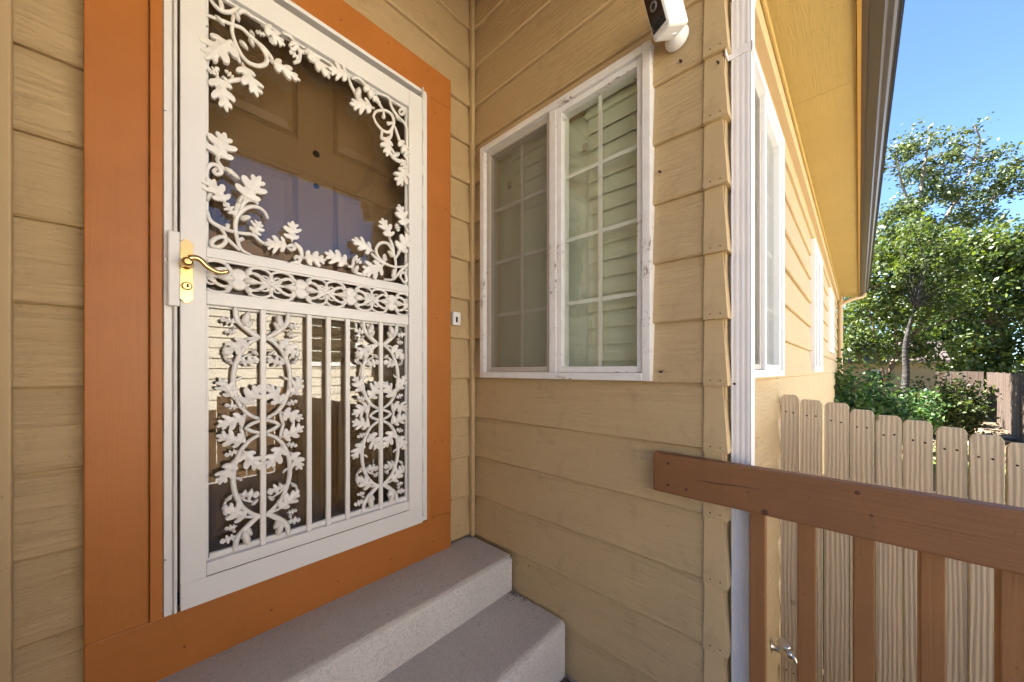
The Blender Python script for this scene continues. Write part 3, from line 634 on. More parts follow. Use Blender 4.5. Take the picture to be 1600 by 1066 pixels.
# brass handle
pl0, pl1 = dp(280.5, 372), dp(302, 478); pcx = .5*(pl0.x+pl1.x); pw = (pl1.x-pl0.x)*.5; pzt, pzb = pl0.z+.0, pl1.z+.004
def plate(m, w, zt, zb, y0, y1):
    pr = []
    for (u, h) in ((0, 1), (.35, .99), (.55, .96), (.62, .925), (.85, .905), (1, .88)): pr.append((u, h))
    zc = .5*(zt+zb); hh = .5*(zt-zb); pts = [(x*w, z*hh) for x, z in pr]+[(x*w, -z*hh) for x, z in pr[::-1]]+[(-x*w, -z*hh) for x, z in pr[1:]]+[(-x*w, z*hh) for x, z in pr[::-1][:-1]]
    n = len(pts); V = [Vector((pcx+x, y1, zc+z)) for x, z in pts]+[Vector((pcx+x*.90, y0, zc+z*.985)) for x, z in pts]
    m.add(V, [tuple(range(n, 2*n))]+[(i, (i+1) % n, n+(i+1) % n, n+i) for i in range(n)])
m = MB(); plate(m, pw, pzt, pzb, fy-.008, fy-.0003); build(m, 'handle_plate', M['brass'], SD)
hb = dp(292, 411, fy-.03)
m = MB(); m.lathe([(0, .017), (.012, .0165), (.018, .013), (.030, .012), (.040, .0135), (.046, .012), (.048, .006)], (hb.x, fy-.008, hb.z), (0, -1, 0), 20)
lp = [dp(a, b, fy-.045) for a, b in ((294, 404), (305, 403), (314, 407), (323, 416), (334, 423), (345, 426.5), (357, 424))]
pts = smooth_path(lp, 4); m.tube(pts, [.0095-.0035*(i/len(pts)) for i in range(len(pts))], 10); build(m, 'lever', M['brass'], SD)
kp = dp(292, 447, fy-.012)
m = MB(); m.lathe([(0, .013), (.005, .0125), (.007, .010), (.0075, .009)], (kp.x, fy-.008, kp.z), (0, -1, 0), 18); m.box(kp.x-.006, kp.x+.004, fy-.012, fy-.008, kp.z-.026, kp.z-.008); build(m, 'lock_cylinder', M['brass'], SD)
m = MB(); m.box(kp.x-.001, kp.x+.004, fy-.0165, fy-.0156, kp.z-.004, kp.z+.006); build(m, 'keyhole', M['hole'], SD)
g0, g1 = onY(262, 358, cf-.03), onY(279.5, 482, cf-.03)
m = MB(); m.box(g0.x, lx0-.001, cf-.030, cf-.019, g1.z+.006, g0.z); build(m, 'latch_cover', M['white'], SD, .004)
m = MB()
for zz in (.75, 1.15, 1.62, 2.05, 2.4): m.lathe([(0, .003), (.0015, .002)], (xs1+.005, cf-.0085, zz), (0, -1, 0), 8)
build(m, 'frame_screw', M['chrome'], SD)

# --- entry door behind the glass
ED = part('entry_door', house, (.53, 1.57, .6)); ey = 1.575
pbox('door_slab', M['inner'], ED, ox0-.07, ox1+.07, ey, ey+.045, .56, 2.68, bevel=.002)
pbox('door_jamb', M['inner'], ED, ox0-.08, ox0-.0715, YD+.04, ey+.05, .5, 2.7, bevel=0); pbox('door_jamb', M['inner'], ED, ox1+.0715, ox1+.08, YD+.04, ey+.05, .5, 2.7, bevel=0)
pbox('threshold', M['darkmetal'], ED, ox0-.07, ox1+.07, YD+.04, ey-.001, .50, .575, bevel=.004); pbox('door_head', M['inner'], ED, ox0-.08, ox1+.08, YD+.04, ey+.05, 2.7005, 2.76, bevel=0)
def panel(x0, x1, z0_, z1_):
    m = MB()
    def ring(a, ya, b, yb):
        A = [(x0+a, ya, z0_+a), (x1-a, ya, z0_+a), (x1-a, ya, z1_-a), (x0+a, ya, z1_-a)]; B = [(x0+b, yb, z0_+b), (x1-b, yb, z0_+b), (x1-b, yb, z1_-b), (x0+b, yb, z1_-b)]
        for i in range(4): m.face([A[i], A[(i+1) % 4], B[(i+1) % 4], B[i]], [(0, 0), (1, 0), (1, .05), (0, .05)])
    ring(0, ey-.0005, .010, ey-.012); ring(.010, ey-.012, .022, ey-.001); ring(.022, ey-.001, .05, ey-.009)
    m.face([(x0+.05, ey-.009, z0_+.05), (x1-.05, ey-.009, z0_+.05), (x1-.05, ey-.009, z1_-.05), (x0+.05, ey-.009, z1_-.05)], [(0, 0), (.2, 0), (.2, .5), (0, .5)])
    build(m, 'door_panel', M['inner'], ED)
dc = onY(494, 241, ey).x
for s in (-1, 1):
    a, b = sorted((dc+s*.065, dc+s*.34))
    for (z0_, z1_) in ((.72, 1.36), (1.50, 2.08), (2.22, 2.50)): panel(a, b, z0_, z1_)
for (u, v, r_) in ((494, 241, .014), (494, 291, .011)):
    q = onY(u, v, ey); m = MB(); m.lathe([(0, r_), (.004, r_*.95), (.006, r_*.7), (.003, r_*.4)], (q.x, ey, q.z), (0, -1, 0), 16); build(m, 'peephole', M['darkmetal'], ED)

# --- windows.  local frame: P(a, o, z), a along the wall, o outward
def window(P, a0, a1, z0_, z1_, split, left_screen, blinds, name='window', fw=.048, label=None, flip=False):
    wn = part(name, house, P((a0+a1)/2, 0, z0_))
    if label: tag(wn, label)
    def bx_(nm, mat, x0, x1, o0, o1, zz0, zz1, bev=.002):
        m = MB(); q = [P(a, o, z) for z in (zz0, zz1) for o in (o0, o1) for a in (x0, x1)]
        uv = lambda v: (v.z, v.x+v.y)
        m.add(q, [(0, 2, 3, 1), (4, 5, 7, 6), (0, 1, 5, 4), (2, 6, 7, 3), (0, 4, 6, 2), (1, 3, 7, 5)], uv); b = build(m, nm, mat, wn)
        bm = bmesh.new(); bm.from_mesh(b.data); bmesh.ops.recalc_face_normals(bm, faces=bm.faces)
        if bev: bmesh.ops.bevel(bm, geom=list(bm.edges), offset=bev, segments=2, profile=.5, affect='EDGES', clamp_overlap=True)
        bm.to_mesh(b.data); bm.free(); return b
    V = M['vinyl'] if blinds else M['vinyl_clean']
    # outer flange, then an inner step
    bx_('frame', V, a0, a0+fw*.6, -.06, .026, z0_, z1_); bx_('frame', V, a1-fw*.6, a1, -.06, .026, z0_, z1_)
    bx_('frame', V, a0+fw*.6+.0005, a1-fw*.6-.0005, -.06, .025, z1_-fw*.6, z1_-.0003); bx_('frame', V, a0+fw*.6+.0005, a1-fw*.6-.0005, -.06, .028, z0_+.0003, z0_+fw*.6)
    i0, i1, k0, k1 = a0+fw*.6+.0006, a1-fw*.6-.0006, z0_+fw*.6+.0006, z1_-fw*.6-.0006; t = fw*.5
    halves = [(i0, split-.018), (split-.018, i1)] if split else [(i0, i1)]
    if split: bx_('mullion', V, split-.018, split+.018, -.055, .018, k0, k1)
    spans = [(i0, split-.0185), (split+.0185, i1)] if split else [(i0, i1)]
    for si, (x0, x1) in enumerate(spans):
        scr = left_screen == si; o1 = .004 if scr else .012; mt = M['sash'] if scr else V
        bx_('sash', mt, x0+.0004, x0+t, -.05, o1, k0+.0004, k1-.0004); bx_('sash', mt, x1-t, x1-.0004, -.05, o1, k0+.0004, k1-.0004)
        bx_('sash', mt, x0+t+.0004, x1-t-.0004, -.05, o1-.001, k0+.0004, k0+t); bx_('sash', mt, x0+t+.0004, x1-t-.0004, -.05, o1-.001, k1-t, k1-.0004)
        g0_, g1_, h0, h1 = x0+t-.003, x1-t+.003, k0+t-.003, k1-t+.003
        bx_('pane', M['glass'], g0_, g1_, -.016 if not scr else -.030, -.012 if not scr else -.026, h0, h1, 0)
        mo = (-.026, -.020) if not scr else (-.042, -.036); mc = .5*(g0_+g1_)
        bx_('muntin', M['vinyl_clean'], mc-.008, mc+.008, mo[0], mo[1], h0+.003, h1-.003, .001)
        for r_ in range(1, 4):
            zz = h0+(h1-h0)*r_/4
            bx_('muntin', M['vinyl_clean'], g0_+.003, mc-.0085, mo[0], mo[1], zz-.008, zz+.008, .001); bx_('muntin', M['vinyl_clean'], mc+.0085, g1_-.003, mo[0], mo[1], zz-.008, zz+.008, .001)
        if scr: bx_('insect_screen', M['screen'], g0_, g1_, -.006, -.005, h0, h1, 0)
        if blinds:
            nb = 16; bw0, bw1 = (x0-.02, x1-t-.075) if not flip else (x0+t+.075, x1+.02); top = k1-t-.02; sp = (top-k0+.02)/nb
            for b in range(nb):
                zc = k0-.02+sp*(b+.5); m = MB(); q = [P(a, o, zz) for (o, zz) in ((-.092, zc+sp*.56), (-.088, zc+sp*.1), (-.083, zc-sp*.35), (-.080, zc-sp*.53)) for a in (bw0, bw1)]
                m.add(q, [(0, 1, 3, 2), (2, 3, 5, 4), (4, 5, 7, 6)]); build(m, 'blind_slat', M['blind'], wn)
            bx_('blind_headrail', M['blind'], bw0-.01, bw1+.01, -.13, -.075, top, top+.045, .003)
            c0_, c1_ = (bw1-.006, x1+.03) if not flip else (x0-.03, bw0+.006)
            bx_('blind_side_panel', M['blind'], c0_, c1_, -.104, -.100, k0-.03, k1+.03, 0)
            bx_('blind_bracket', M['room'], bw1-.004, bw1+.018, -.078, -.062, top-.14, top-.11, .003)
    # closed room behind
    m = MB(); e = .25; dpt = 1.6 if blinds else .9
    q = [P(a, o, z) for z in (z0_-e, z1_+e) for o in (-dpt, -.105) for a in (a0-.04, a1+.04)]
    m.add(q, [(0, 2, 3, 1), (4, 5, 7, 6), (0, 1, 5, 4), (0, 4, 6, 2), (1, 3, 7, 5)]); build(m, 'room', M['room'], wn)
    return wn
Pw = lambda a, o, z: Vector((XW-o, YC+a, z))
window(Pw, W_Y0-YC, W_Y1-YC, W_Z0, W_Z1, .907-YC, 1, True, label='white sliding window with screened left half beside the entry door')
Ps = lambda a, o, z: side(a, o, z)
window(Ps, *WA, WA_S, 0, False, label='white window just behind the downspout')
window(Ps, *WB, .5*(WB[0]+WB[1]), -1, False, label='white window halfway along the side wall')
window(Ps, *WC, None, -1, False, label='small white window at the far end of the side wall')

# --- eaves: soffit, frieze, fascia, gutter, downspouts, roof
def side_box(m, a0, a1, o0, o1, z0_, z1_, L=0):
    q = [side(a, o, z) for z in (z0_, z1_) for o in (o0, o1) for a in (a0, a1)]
    fs = [(0, 2, 3, 1), (4, 5, 7, 6), (0, 1, 5, 4), (2, 6, 7, 3), (0, 4, 6, 2), (1, 3, 7, 5)]
    b = len(m.v); m.v += [tuple(p) for p in q]; raw = [(a, o, z) for z in (z0_, z1_) for o in (o0, o1) for a in (a0, a1)]
    for fc in fs:
        m.f.append(tuple(b+i for i in fc)); m.sm.append(False); m.t.append(0); ax = [i for i in range(3) if len({raw[j][i] for j in fc}) > 1]
        u, v = (0, [i for i in ax if i != 0][0]) if 0 in ax else (ax[0], ax[1])
        for j in fc: m.uv.append((raw[j][u], raw[j][v]))
EAVE = .290; RA0, RA1 = -5.6, SIDE_L+.25
a_prev = -.0
for a1 in (1.2, 3.62, 6.05, RA1-.02):
    if a1 <= a_prev: continue
    m = MB(); side_box(m, a_prev+.0012, a1-.0012, -.02, EAVE-.002, SOFF, SOFF+.010); build(m, 'soffit_panel', M['soffit'], house); a_prev = a1
m = MB(); side_box(m, .062, SIDE_L, -.0205, .026, SOFF-.105, SOFF-.001); build(m, 'frieze_board', M['cap'], house, .002)
m = MB(); side_box(m, .062, SIDE_L, .0265, .040, SOFF-.030, SOFF-.0005); build(m, 'frieze_moulding', M['soffit'], house, .004)
m = MB(); side_box(m, RA0, RA1, EAVE, EAVE+.014, SOFF-.012, SOFF+.02); build(m, 'fascia_edge', M['edge'], house, .001)
m = MB(); side_box(m, RA0, RA1, EAVE+.0145, EAVE+.034, SOFF-.006, SOFF+.15); build(m, 'fascia', M['fascia'], house, .001)
# gutter: K profile swept along the eave
prof = [(0, .125), (0, .012), (.045, .010), (.052, .022), (.060, .050), (.082, .075), (.088, .085), (.090, .122), (.102, .124), (.104, .132), (.086, .132)]
gt = part('gutter', house, side(3, EAVE+.08, SOFF))
GO = EAVE+.0355
m = MB()
for i in range(len(prof)-1):
    (o0, z0_), (o1, z1_) = prof[i], prof[i+1]
    m.face([side(RA0+.05, GO+o0, SOFF+z0_), side(RA1, GO+o0, SOFF+z0_), side(RA1, GO+o1, SOFF+z1_), side(RA0+.05, GO+o1, SOFF+z1_)], [(0, 0), (1, 0), (1, 1), (0, 1)])
m.face([side(RA1, GO+o, SOFF+z) for o, z in prof[:9]]); m.face([side(RA0+.05, GO+o, SOFF+z) for o, z in prof[:9]][::-1])
g = build(m, 'gutter_trough', M['gutter'], gt); sm = g.modifiers.new('t', 'SOLIDIFY'); sm.thickness = .0015
m = MB(); side_box(m, RA0+.05, RA1, GO+.1045, GO+.110, SOFF+.118, SOFF+.140); build(m, 'gutter_lip', M['gutter_edge'], gt)
m = MB(); j0 = 3.3; 
for aj in (2.9, 5.6): side_box(m, aj, aj+.03, GO+.089, GO+.0925, SOFF+.088, SOFF+.118)
build(m, 'gutter_joint', M['gutter'], gt)
# roof slab over house and entry
def roof_z(out): return under_roof(out)+.055
m = MB(); RO = .40; RI = -4.6
pr = [(EAVE+.034, under_roof(EAVE+.034)+.035), (RO, roof_z(RO)-.01), (RO, roof_z(RO)+.02), (RI, roof_z(RI)+.075), (RI-4.6, roof_z(RI)+.06-2.2), (RI-4.6, roof_z(RI)-2.3), (RI, under_roof(RI)-.0), (-.02, under_roof(-.02))]
pr = [(EAVE+.0345, roof_z(EAVE+.03)-.03), (RO, roof_z(RO)-.012), (RO, roof_z(RO)+.022), (RI, roof_z(RI)+.08), (RI-4.6, roof_z(RI)-2.20), (RI-4.6, roof_z(RI)-2.34), (RI, under_roof(RI)), (EAVE+.0005, under_roof(EAVE))]
A = [side(RA0, o, z) for o, z in pr]; B = [side(RA1, o, z) for o, z in pr]; n = len(pr)
for i in range(n): m.face([A[i], A[(i+1) % n], B[(i+1) % n], B[i]], [(0, 0), (0, 1), (9, 1), (9, 0)])
m.face(A[::-1]); m.face(B); rf = build(m, 'roof', M['shingle'], house)
m = MB(); side_box(m, RA0+.02, -.001, -1.6, EAVE-.002, 0, .01)
V2 = []
for i, p in enumerate(m.v):
    q = Vector(p)-SO; o = q.dot(SN); V2.append((p[0], p[1], p[2]+under_roof(o)-.013))
m.v = V2; build(m, 'porch_ceiling', M['ceiling'], house)
# downspout at the corner
ds = part('downspout', house, (1.33, .21, YARD)); tag(ds, 'white corrugated downspout at the outer corner')
def spout(m, path, wx, wy):
    """ribbed rectangular pipe along a list of (centre, tangent-up) rings"""
    ring = []
    N = 7
    for i in range(N*2+1): t = i/(N*2); ring.append((-1, 1-2*t, i % 4 in (1, 2) and 0 < i < 2*N))
    for i in range(1, N*2+1): t = i/(N*2); ring.append((-1+2*t, -1, i % 4 in (1, 2) and i < 2*N))
    ring += [(1, 1-0.0, False), ]
    pts = []
    for (x, y, d) in ring:
        k = .972 if d else 1.0
        pts.append((x*(k if abs(x) == 1 else 1), y*(k if abs(y) == 1 and abs(x) != 1 else 1)))
    n = len(pts); b = len(m.v)
    for (c, X_, Y_) in path:
        for (x, y) in pts: m.v.append(tuple(Vector(c)+X_*(x*wx)+Y_*(y*wy)))
    for i in range(len(path)-1):
        for k in range(n):
            m.f.append((b+i*n+k, b+i*n+(k+1) % n, b+(i+1)*n+(k+1) % n, b+(i+1)*n+k)); m.uv += [(0, 0)]*4; m.sm.append(False); m.t.append(0)
cx_, cy_ = 1.324, .219
m = MB(); pth = [((cx_, cy_, YARD+.12), Xv, Yv), ((cx_, cy_, 2.46), Xv, Yv)]
for i in range(1, 7):
    an = R(10*i); pth.append(((cx_, cy_-.16*(1-math.cos(an)), 2.46+.16*math.sin(an)), Xv, (Yv*math.cos(an)+Zv*math.sin(an)).normalized()))
pth.append(((cx_, cy_-.16*.5-.12, 2.46+.16*.866+.07), Xv, (Yv*.5+Zv*.866).normalized())); pth.append(((cx_, cy_-.16*.5-.16, 2.46+.16*.866+.14), Xv, Yv)); 
spout(m, pth, .032, .0262); build(m, 'pipe', M['gutter_white'], ds)
m = MB(); zs_ = onX(1160, 78, 1.29).z
m.box(cx_-.0355, cx_-.0325, cy_-.0285, cy_+.034, zs_-.013, zs_+.013); m.box(cx_-.0355, cx_+.036, cy_-.0305, cy_-.0268, zs_-.013, zs_+.013); m.box(cx_-.070, cx_-.033, cy_+.0342, cy_+.0365, zs_-.013, zs_+.013); build(m, 'strap', M['gutter_white'], ds)
m = MB(); m.lathe([(0, .004), (.002, .003), (.003, .001)], (cx_-.0325, cy_+.018, onX(1144, 600, 1.29).z), (-1, 0, 0), 8); build(m, 'screw', M['nail'], ds)
# far downspout
ds2 = part('downspout', house, side(SIDE_L-.05, .03, YARD)); tag(ds2, 'tan downspout at the far end of the side wall')
m = MB(); q0 = side(SIDE_L-.06, .04, 0)
path = [side(SIDE_L-.06, .04, YARD+.1), side(SIDE_L-.06, .04, SOFF-.22), side(SIDE_L-.06, .06, SOFF-.17), side(SIDE_L-.02, .20, SOFF-.09), side(SIDE_L+.05, .34, SOFF-.05), side(SIDE_L+.08, .37, SOFF+.02)]
m.tube(smooth_path(path, 4), .036, 10); build(m, 'pipe', M['strip'], ds2)
pbox('wall_end_board', M['strip'], house, q.x+.0, q.x+.025, q.y-.05, q.y+.09, YARD, SOFF-.001, bevel=.003)

# --- concrete steps
st = thing('concrete_steps', 'two grey concrete steps up to the door', 'steps', (.5, 1.0, 0))
def step(y0, y1, zt, zb, nm):
    m = MB(); pr = [(y1, zb), (y1, zt), (y0+.02, zt)]+[(y0+.02-.02*math.sin(R(a)), zt-.02+.02*math.cos(R(a))) for a in (22, 45, 68, 90)]+[(y0-.0, zb)]
    a, b = XL+.002, XW-.016; N = 40; rr = random.Random(int(zt*100))
    jit = [[rr.uniform(-.0022, .0022) for _ in pr] for i in range(N+1)]
    rows = []
    for i in range(N+1):
        x = a+(b-a)*i/N; rows.append([(x, y+(jit[i][j] if 2 < j < 8 else 0), z+(jit[i][j]*.6 if 2 < j < 8 else 0)) for j, (y, z) in enumerate(pr)])
    tread, face = MB(), MB()
    for i in range(N):
        for j in range(len(pr)-1):
            f = [rows[i][j], rows[i+1][j], rows[i+1][j+1], rows[i][j+1]]
            (tread if j < 5 else face).face(f, [(0, 0)]*4, smooth=2 <= j < 7)
    for r_ in (0, N): face.face(rows[r_] if r_ else rows[r_][::-1])
    build(tread, 'tread', M['concrete'], st); build(face, 'riser', M['riser'], st)
S1, S2 = -.897+CAMZ, -1.066+CAMZ
step(1.151, YD-.001, S1, S2-.05, 's1'); step(.843, 1.1515, S2, -.05, 's2')

# ------------------------------------------------------------------ porch railing
rl_ = thing('porch_railing', 'brown porch railing with square balusters', 'railing', (XW, -.9, 0))
rx0 = XW-.041; rt = (onX(1020, 709, rx0).z+onX(1600, 795, rx0).z)/2; rb = (onX(1020, 771, rx0).z+onX(1600, 893, rx0).z)/2; ry = onX(1020, 740, rx0).y
pbox('top_rail', M['rail'], rl_, rx0, XW-.003, -2.25, ry, rb, rt, bevel=.006, along=1)
pbox('bottom_rail', M['rail'], rl_, rx0, XW-.003, -2.25, .235, .08, .17, bevel=.005, along=1)
by = .172
while by > -2.2:
    pbox('baluster', M['baluster'], rl_, XW-.0025, XW+.036, by-.0195, by+.0195, .03, rt-.012, bevel=.003, along=2); by -= .1115
pbox('post', M['baluster'], rl_, XW-.045, XW+.045, -2.345, -2.252, -.0, rt+.05, bevel=.005, along=2)
m = MB()
for yy in (ry-.05,):
    for zz in (rb+.03, rt-.03): m.lathe([(0, .004), (.0015, .0034), (.002, .001)], (rx0-.0005, yy, zz), (-1, 0, 0), 10)
build(m, 'screw', M['nail'], rl_)
for (u, v, r_) in ((1195, 800, .010), (1340, 770, .007), (1072, 765, .006), (1362, 806, .005)):
    p_ = onX(u, v, rx0); m = MB(); m.lathe([(-.002, r_), (.0003, r_*.8), (.0008, r_*.45), (.0004, r_*.1)], p_, (-1, 0, 0), 12); build(m, 'knot', M['knot'], rl_)
m = MB(); pts = [onX(u, v, rx0-.0004) for u, v in ((1088, 750), (1120, 756), (1150, 759), (1190, 766))]
m.tube(pts, [.0004, .0012, .001, .0003], 6); build(m, 'split', M['hole'], rl_)
# board fence closing the porch on the far side (seen only as a reflection in the door)
pf = thing('porch_fence', 'dark brown board fence along the far edge of the porch', 'fence', (-.5, -2.4, 0))
x = -3.1; rr = random.Random(5)
while x < 1.15:
    h = .86+rr.uniform(-.02, .02)+(.14 if .55 < x < .68 else 0)
    pbox('board', M['brownfence'], pf, x, x+.135, -2.40, -2.38, .0, h, bevel=.004, along=2); x += .14+(.02 if rr.random() < .3 else .003)
pbox('rail', M['brownfence'], pf, -3.1, 1.2, -2.379, -2.345, .62, .71, bevel=.003); pbox('rail', M['brownfence'], pf, -3.1, 1.2, -2.379, -2.345, .12, .21, bevel=.003)

# ------------------------------------------------------------------ tan picket fence beside the house
fn = thing('picket_fence', 'tan painted dog-ear picket fence beyond the brown porch railing', 'fence', (2.72, -.4, YARD))
FX = side(a_of(1219.5), 0, 0).x
ed = [1219, 1250, 1286.5, 1327, 1368, 1412, 1461, 1512, 1571]
tops = [617, 624, 629, 640, 649, 657, 667, 679, 692]
ys = [onX(u, 600, FX).y for u in ed]
sp = ys[-2]-ys[-1]
for k in range(1, 16): ys.append(ys[-1]-sp)
zt_ = [onX(u+18, v, FX).z for u, v in zip(ed, tops)]
while len(zt_) < len(ys): zt_.append(zt_[-1]-.012)
rr = random.Random(11)
for i in range(len(ys)-1):
    y1, y0 = ys[i]-.0018, ys[i+1]+.0018+rr.uniform(0, .0035); wdt = y1-y0; zt = zt_[i]; zb = YARD+.02+rr.uniform(0, .02)
    x0 = FX+rr.uniform(-.003, .003); x1 = x0+.018; ear = rr.uniform(.018, .026); ln = rr.uniform(-.004, .004)
    pr = [(y0, zb), (y1, zb), (y1+ln, zt-ear), (y1+ln-.005, zt-.010), (y1+ln-.013, zt-.001), (y0+ln+.013, zt+rr.uniform(-.004, .003)), (y0+ln+.005, zt-.010), (y0+ln, zt-ear)]
    m = MB(); n = len(pr); A = [(x0, y, z) for y, z in pr]; B = [(x1, y, z) for y, z in pr]
    m.face(A[::-1], [(y, z) for y, z in pr][::-1]); m.face(B, pr)
    for j in range(n): m.face([A[j], A[(j+1) % n], B[(j+1) % n], B[j]], [(pr[j][0], pr[j][1]), (pr[(j+1) % n][0], pr[(j+1) % n][1]), (pr[(j+1) % n][0]+.02, pr[(j+1) % n][1]), (pr[j][0]+.02, pr[j][1])])
    build(m, 'picket', M['picket'], fn, .0022)
    for zz in (zt-.09, zb+.25):
        for f_ in (.3, .7): m = MB(); m.lathe([(0, .0042), (.001, .0036), (.0014, .001)], (x0-.0006, y0+wdt*f_, zz+rr.uniform(-.006, .006)), (-1, 0, 0), 8); build(m, 'nail', M['nail'], fn)
for zc in (.72, -.28): pbox('rail', M['picket'], fn, FX+.0225, FX+.06, ys[-1]+.01, ys[0]-.005, zc-.045, zc+.045, bevel=.003, along=1)

# ------------------------------------------------------------------ small things on the house
sc = thing('security_camera', 'white security camera with black face above the window corner', 'camera', onX(1055, 62, XW))
base = onX(1058, 60, XW-.004)
m = MB(); m.lathe([(-.002, .039), (.004, .0395), (.012, .037), (.022, .029), (.032, .021), (.038, .015)], base, (-1, .12, -.05), 28); build(m, 'mount', M['plastic'], sc)
nf = Vector((-.80, .42, -.36)).normalized(); upv = Vector((-.22, .10, 1)); rgt = nf.cross(upv).normalized(); upv = rgt.cross(nf).normalized()
bc_ = onX(1038, 20, XW-.100)
MT = Matrix(((rgt.x, nf.x, upv.x, bc_.x), (rgt.y, nf.y, upv.y, bc_.y), (rgt.z, nf.z, upv.z, bc_.z), (0, 0, 0, 1)))
m = MB(); m.box(-.036, .036, -.050, .036, -.062, .075, mat=MT); build(m, 'body', M['plastic'], sc, .009)
m = MB(); m.tube([base+Vector((-.026, 0, 0)), (bc_+base)*.5+Vector((-.01, 0, -.012)), bc_-upv*.035-nf*.02], [.013, .022, .030], 16); build(m, 'ball_joint', M['plastic'], sc)
m = MB(); m.box(-.0275, .0275, .0362, .0376, -.044, .066, mat=MT); build(m, 'face_panel', M['black'], sc)
m = MB(); lc = MT @ Vector((0, .0376, .020)); m.lathe([(0, .0135), (.003, .013), (.004, .010), (.002, .0085)], lc, nf, 24); build(m, 'lens_ring', M['lens'], sc)
m = MB(); m.lathe([(0, .0085), (.003, .007), (.0042, .003), (.0044, .0005)], lc+nf*.0005, nf, 20); build(m, 'lens', M['black'], sc)
m = MB(); m.box(-.020, .020, .0378, .0384, -.037, -.024, mat=MT); build(m, 'sensor_window', M['hole'], sc)

b0, b1 = onY(705.5, 487, YD-.012), onY(718, 509, YD-.012)
db = thing('doorbell', 'small white doorbell button right of the orange casing', 'doorbell', Vector((.5*(b0.x+b1.x), YD-.004, b1.z)))
pbox('body', M['plastic'], db, b0.x+.004, b1.x, YD-.022, YD-.003, b1.z, b0.z, bevel=.003)
pbox('button', M['black'], db, b0.x+.020, b0.x+.031, YD-.0245, YD-.0222, b1.z+.014, b1.z+.042, bevel=.001)

sp_p = side(a_of(1205), 0, onY(1208, 1022, .215).z)
sg = thing('outdoor_spigot', 'metal garden spigot low on the side wall behind the railing', 'spigot', sp_p)
m = MB(); m.lathe([(0, .028), (.004, .027), (.006, .013), (.05, .012), (.052, .016), (.075, .016), (.078, .011)], sp_p+SN*.001, SN, 18); build(m, 'body', M['chrome'], sg)
m = MB(); m.tube(smooth_path([sp_p+SN*.06, sp_p+SN*.085+Vector((0, 0, -.010)), sp_p+SN*.10+Vector((0, 0, -.05))], 4), .0105, 12); build(m, 'spout', M['chrome'], sg)
m = MB(); m.tube([sp_p+SN*.062, sp_p+SN*.05+Vector((-.02, 0, .045))], .006, 10); m.lathe([(0, .024), (.004, .026), (.009, .026), (.012, .020)], sp_p+SN*.05+Vector((-.02, 0, .045)), Vector((-.3, -.1, 1)), 14); build(m, 'valve_handle', M['chrome'], sg)

def litter(name, pts_fn, n, seed, size, mat):
    m = MB(); r_ = random.Random(seed)
    for i in range(n):
        p = pts_fn(r_); a = r_.uniform(0, 6.3); s = size*r_.uniform(.5, 1.4); t1 = Vector((math.cos(a), math.sin(a), r_.uniform(-.3, .5)))*s; t2 = Vector((-math.sin(a), math.cos(a), r_.uniform(-.3, .5)))*s*.6
        p = Vector(p)+Vector((0, 0, s*.25)); m.face([p-t1, p-t2, p+t1, p+t2], tone=r_.random())
    return tag(build(m, name, mat, None, 0, True), 'dry leaf litter and debris in the corner by the steps' if 'step' in name else 'dark dry leaf litter at the foot of the side wall', 'leaf litter', kind='stuff')
litter('step_litter', lambda r: (XW-.02-abs(r.gauss(0, .05)), .835-abs(r.gauss(0, .12)),   .002), 260, 1, .010, M['litter'])
litter('step_corner_litter', lambda r: (XW-.02-abs(r.gauss(0, .025)), YD-.008-abs(r.gauss(0, .02)) if r.random() < .5 else 1.15-abs(r.gauss(0, .05)), S1+.001) if r.random() < .45 else (XW-.02-abs(r.gauss(0, .03)), 1.146-abs(r.gauss(0, .03)) if r.random() < .6 else .87+r.random()*.26, S2+.001), 150, 4, .0036, M['litter'])
litter('wall_litter', lambda r: (2.0+r.random()*.7, .15-r.random()*.9, YARD+.004), 900, 2, .02, M['litter'])

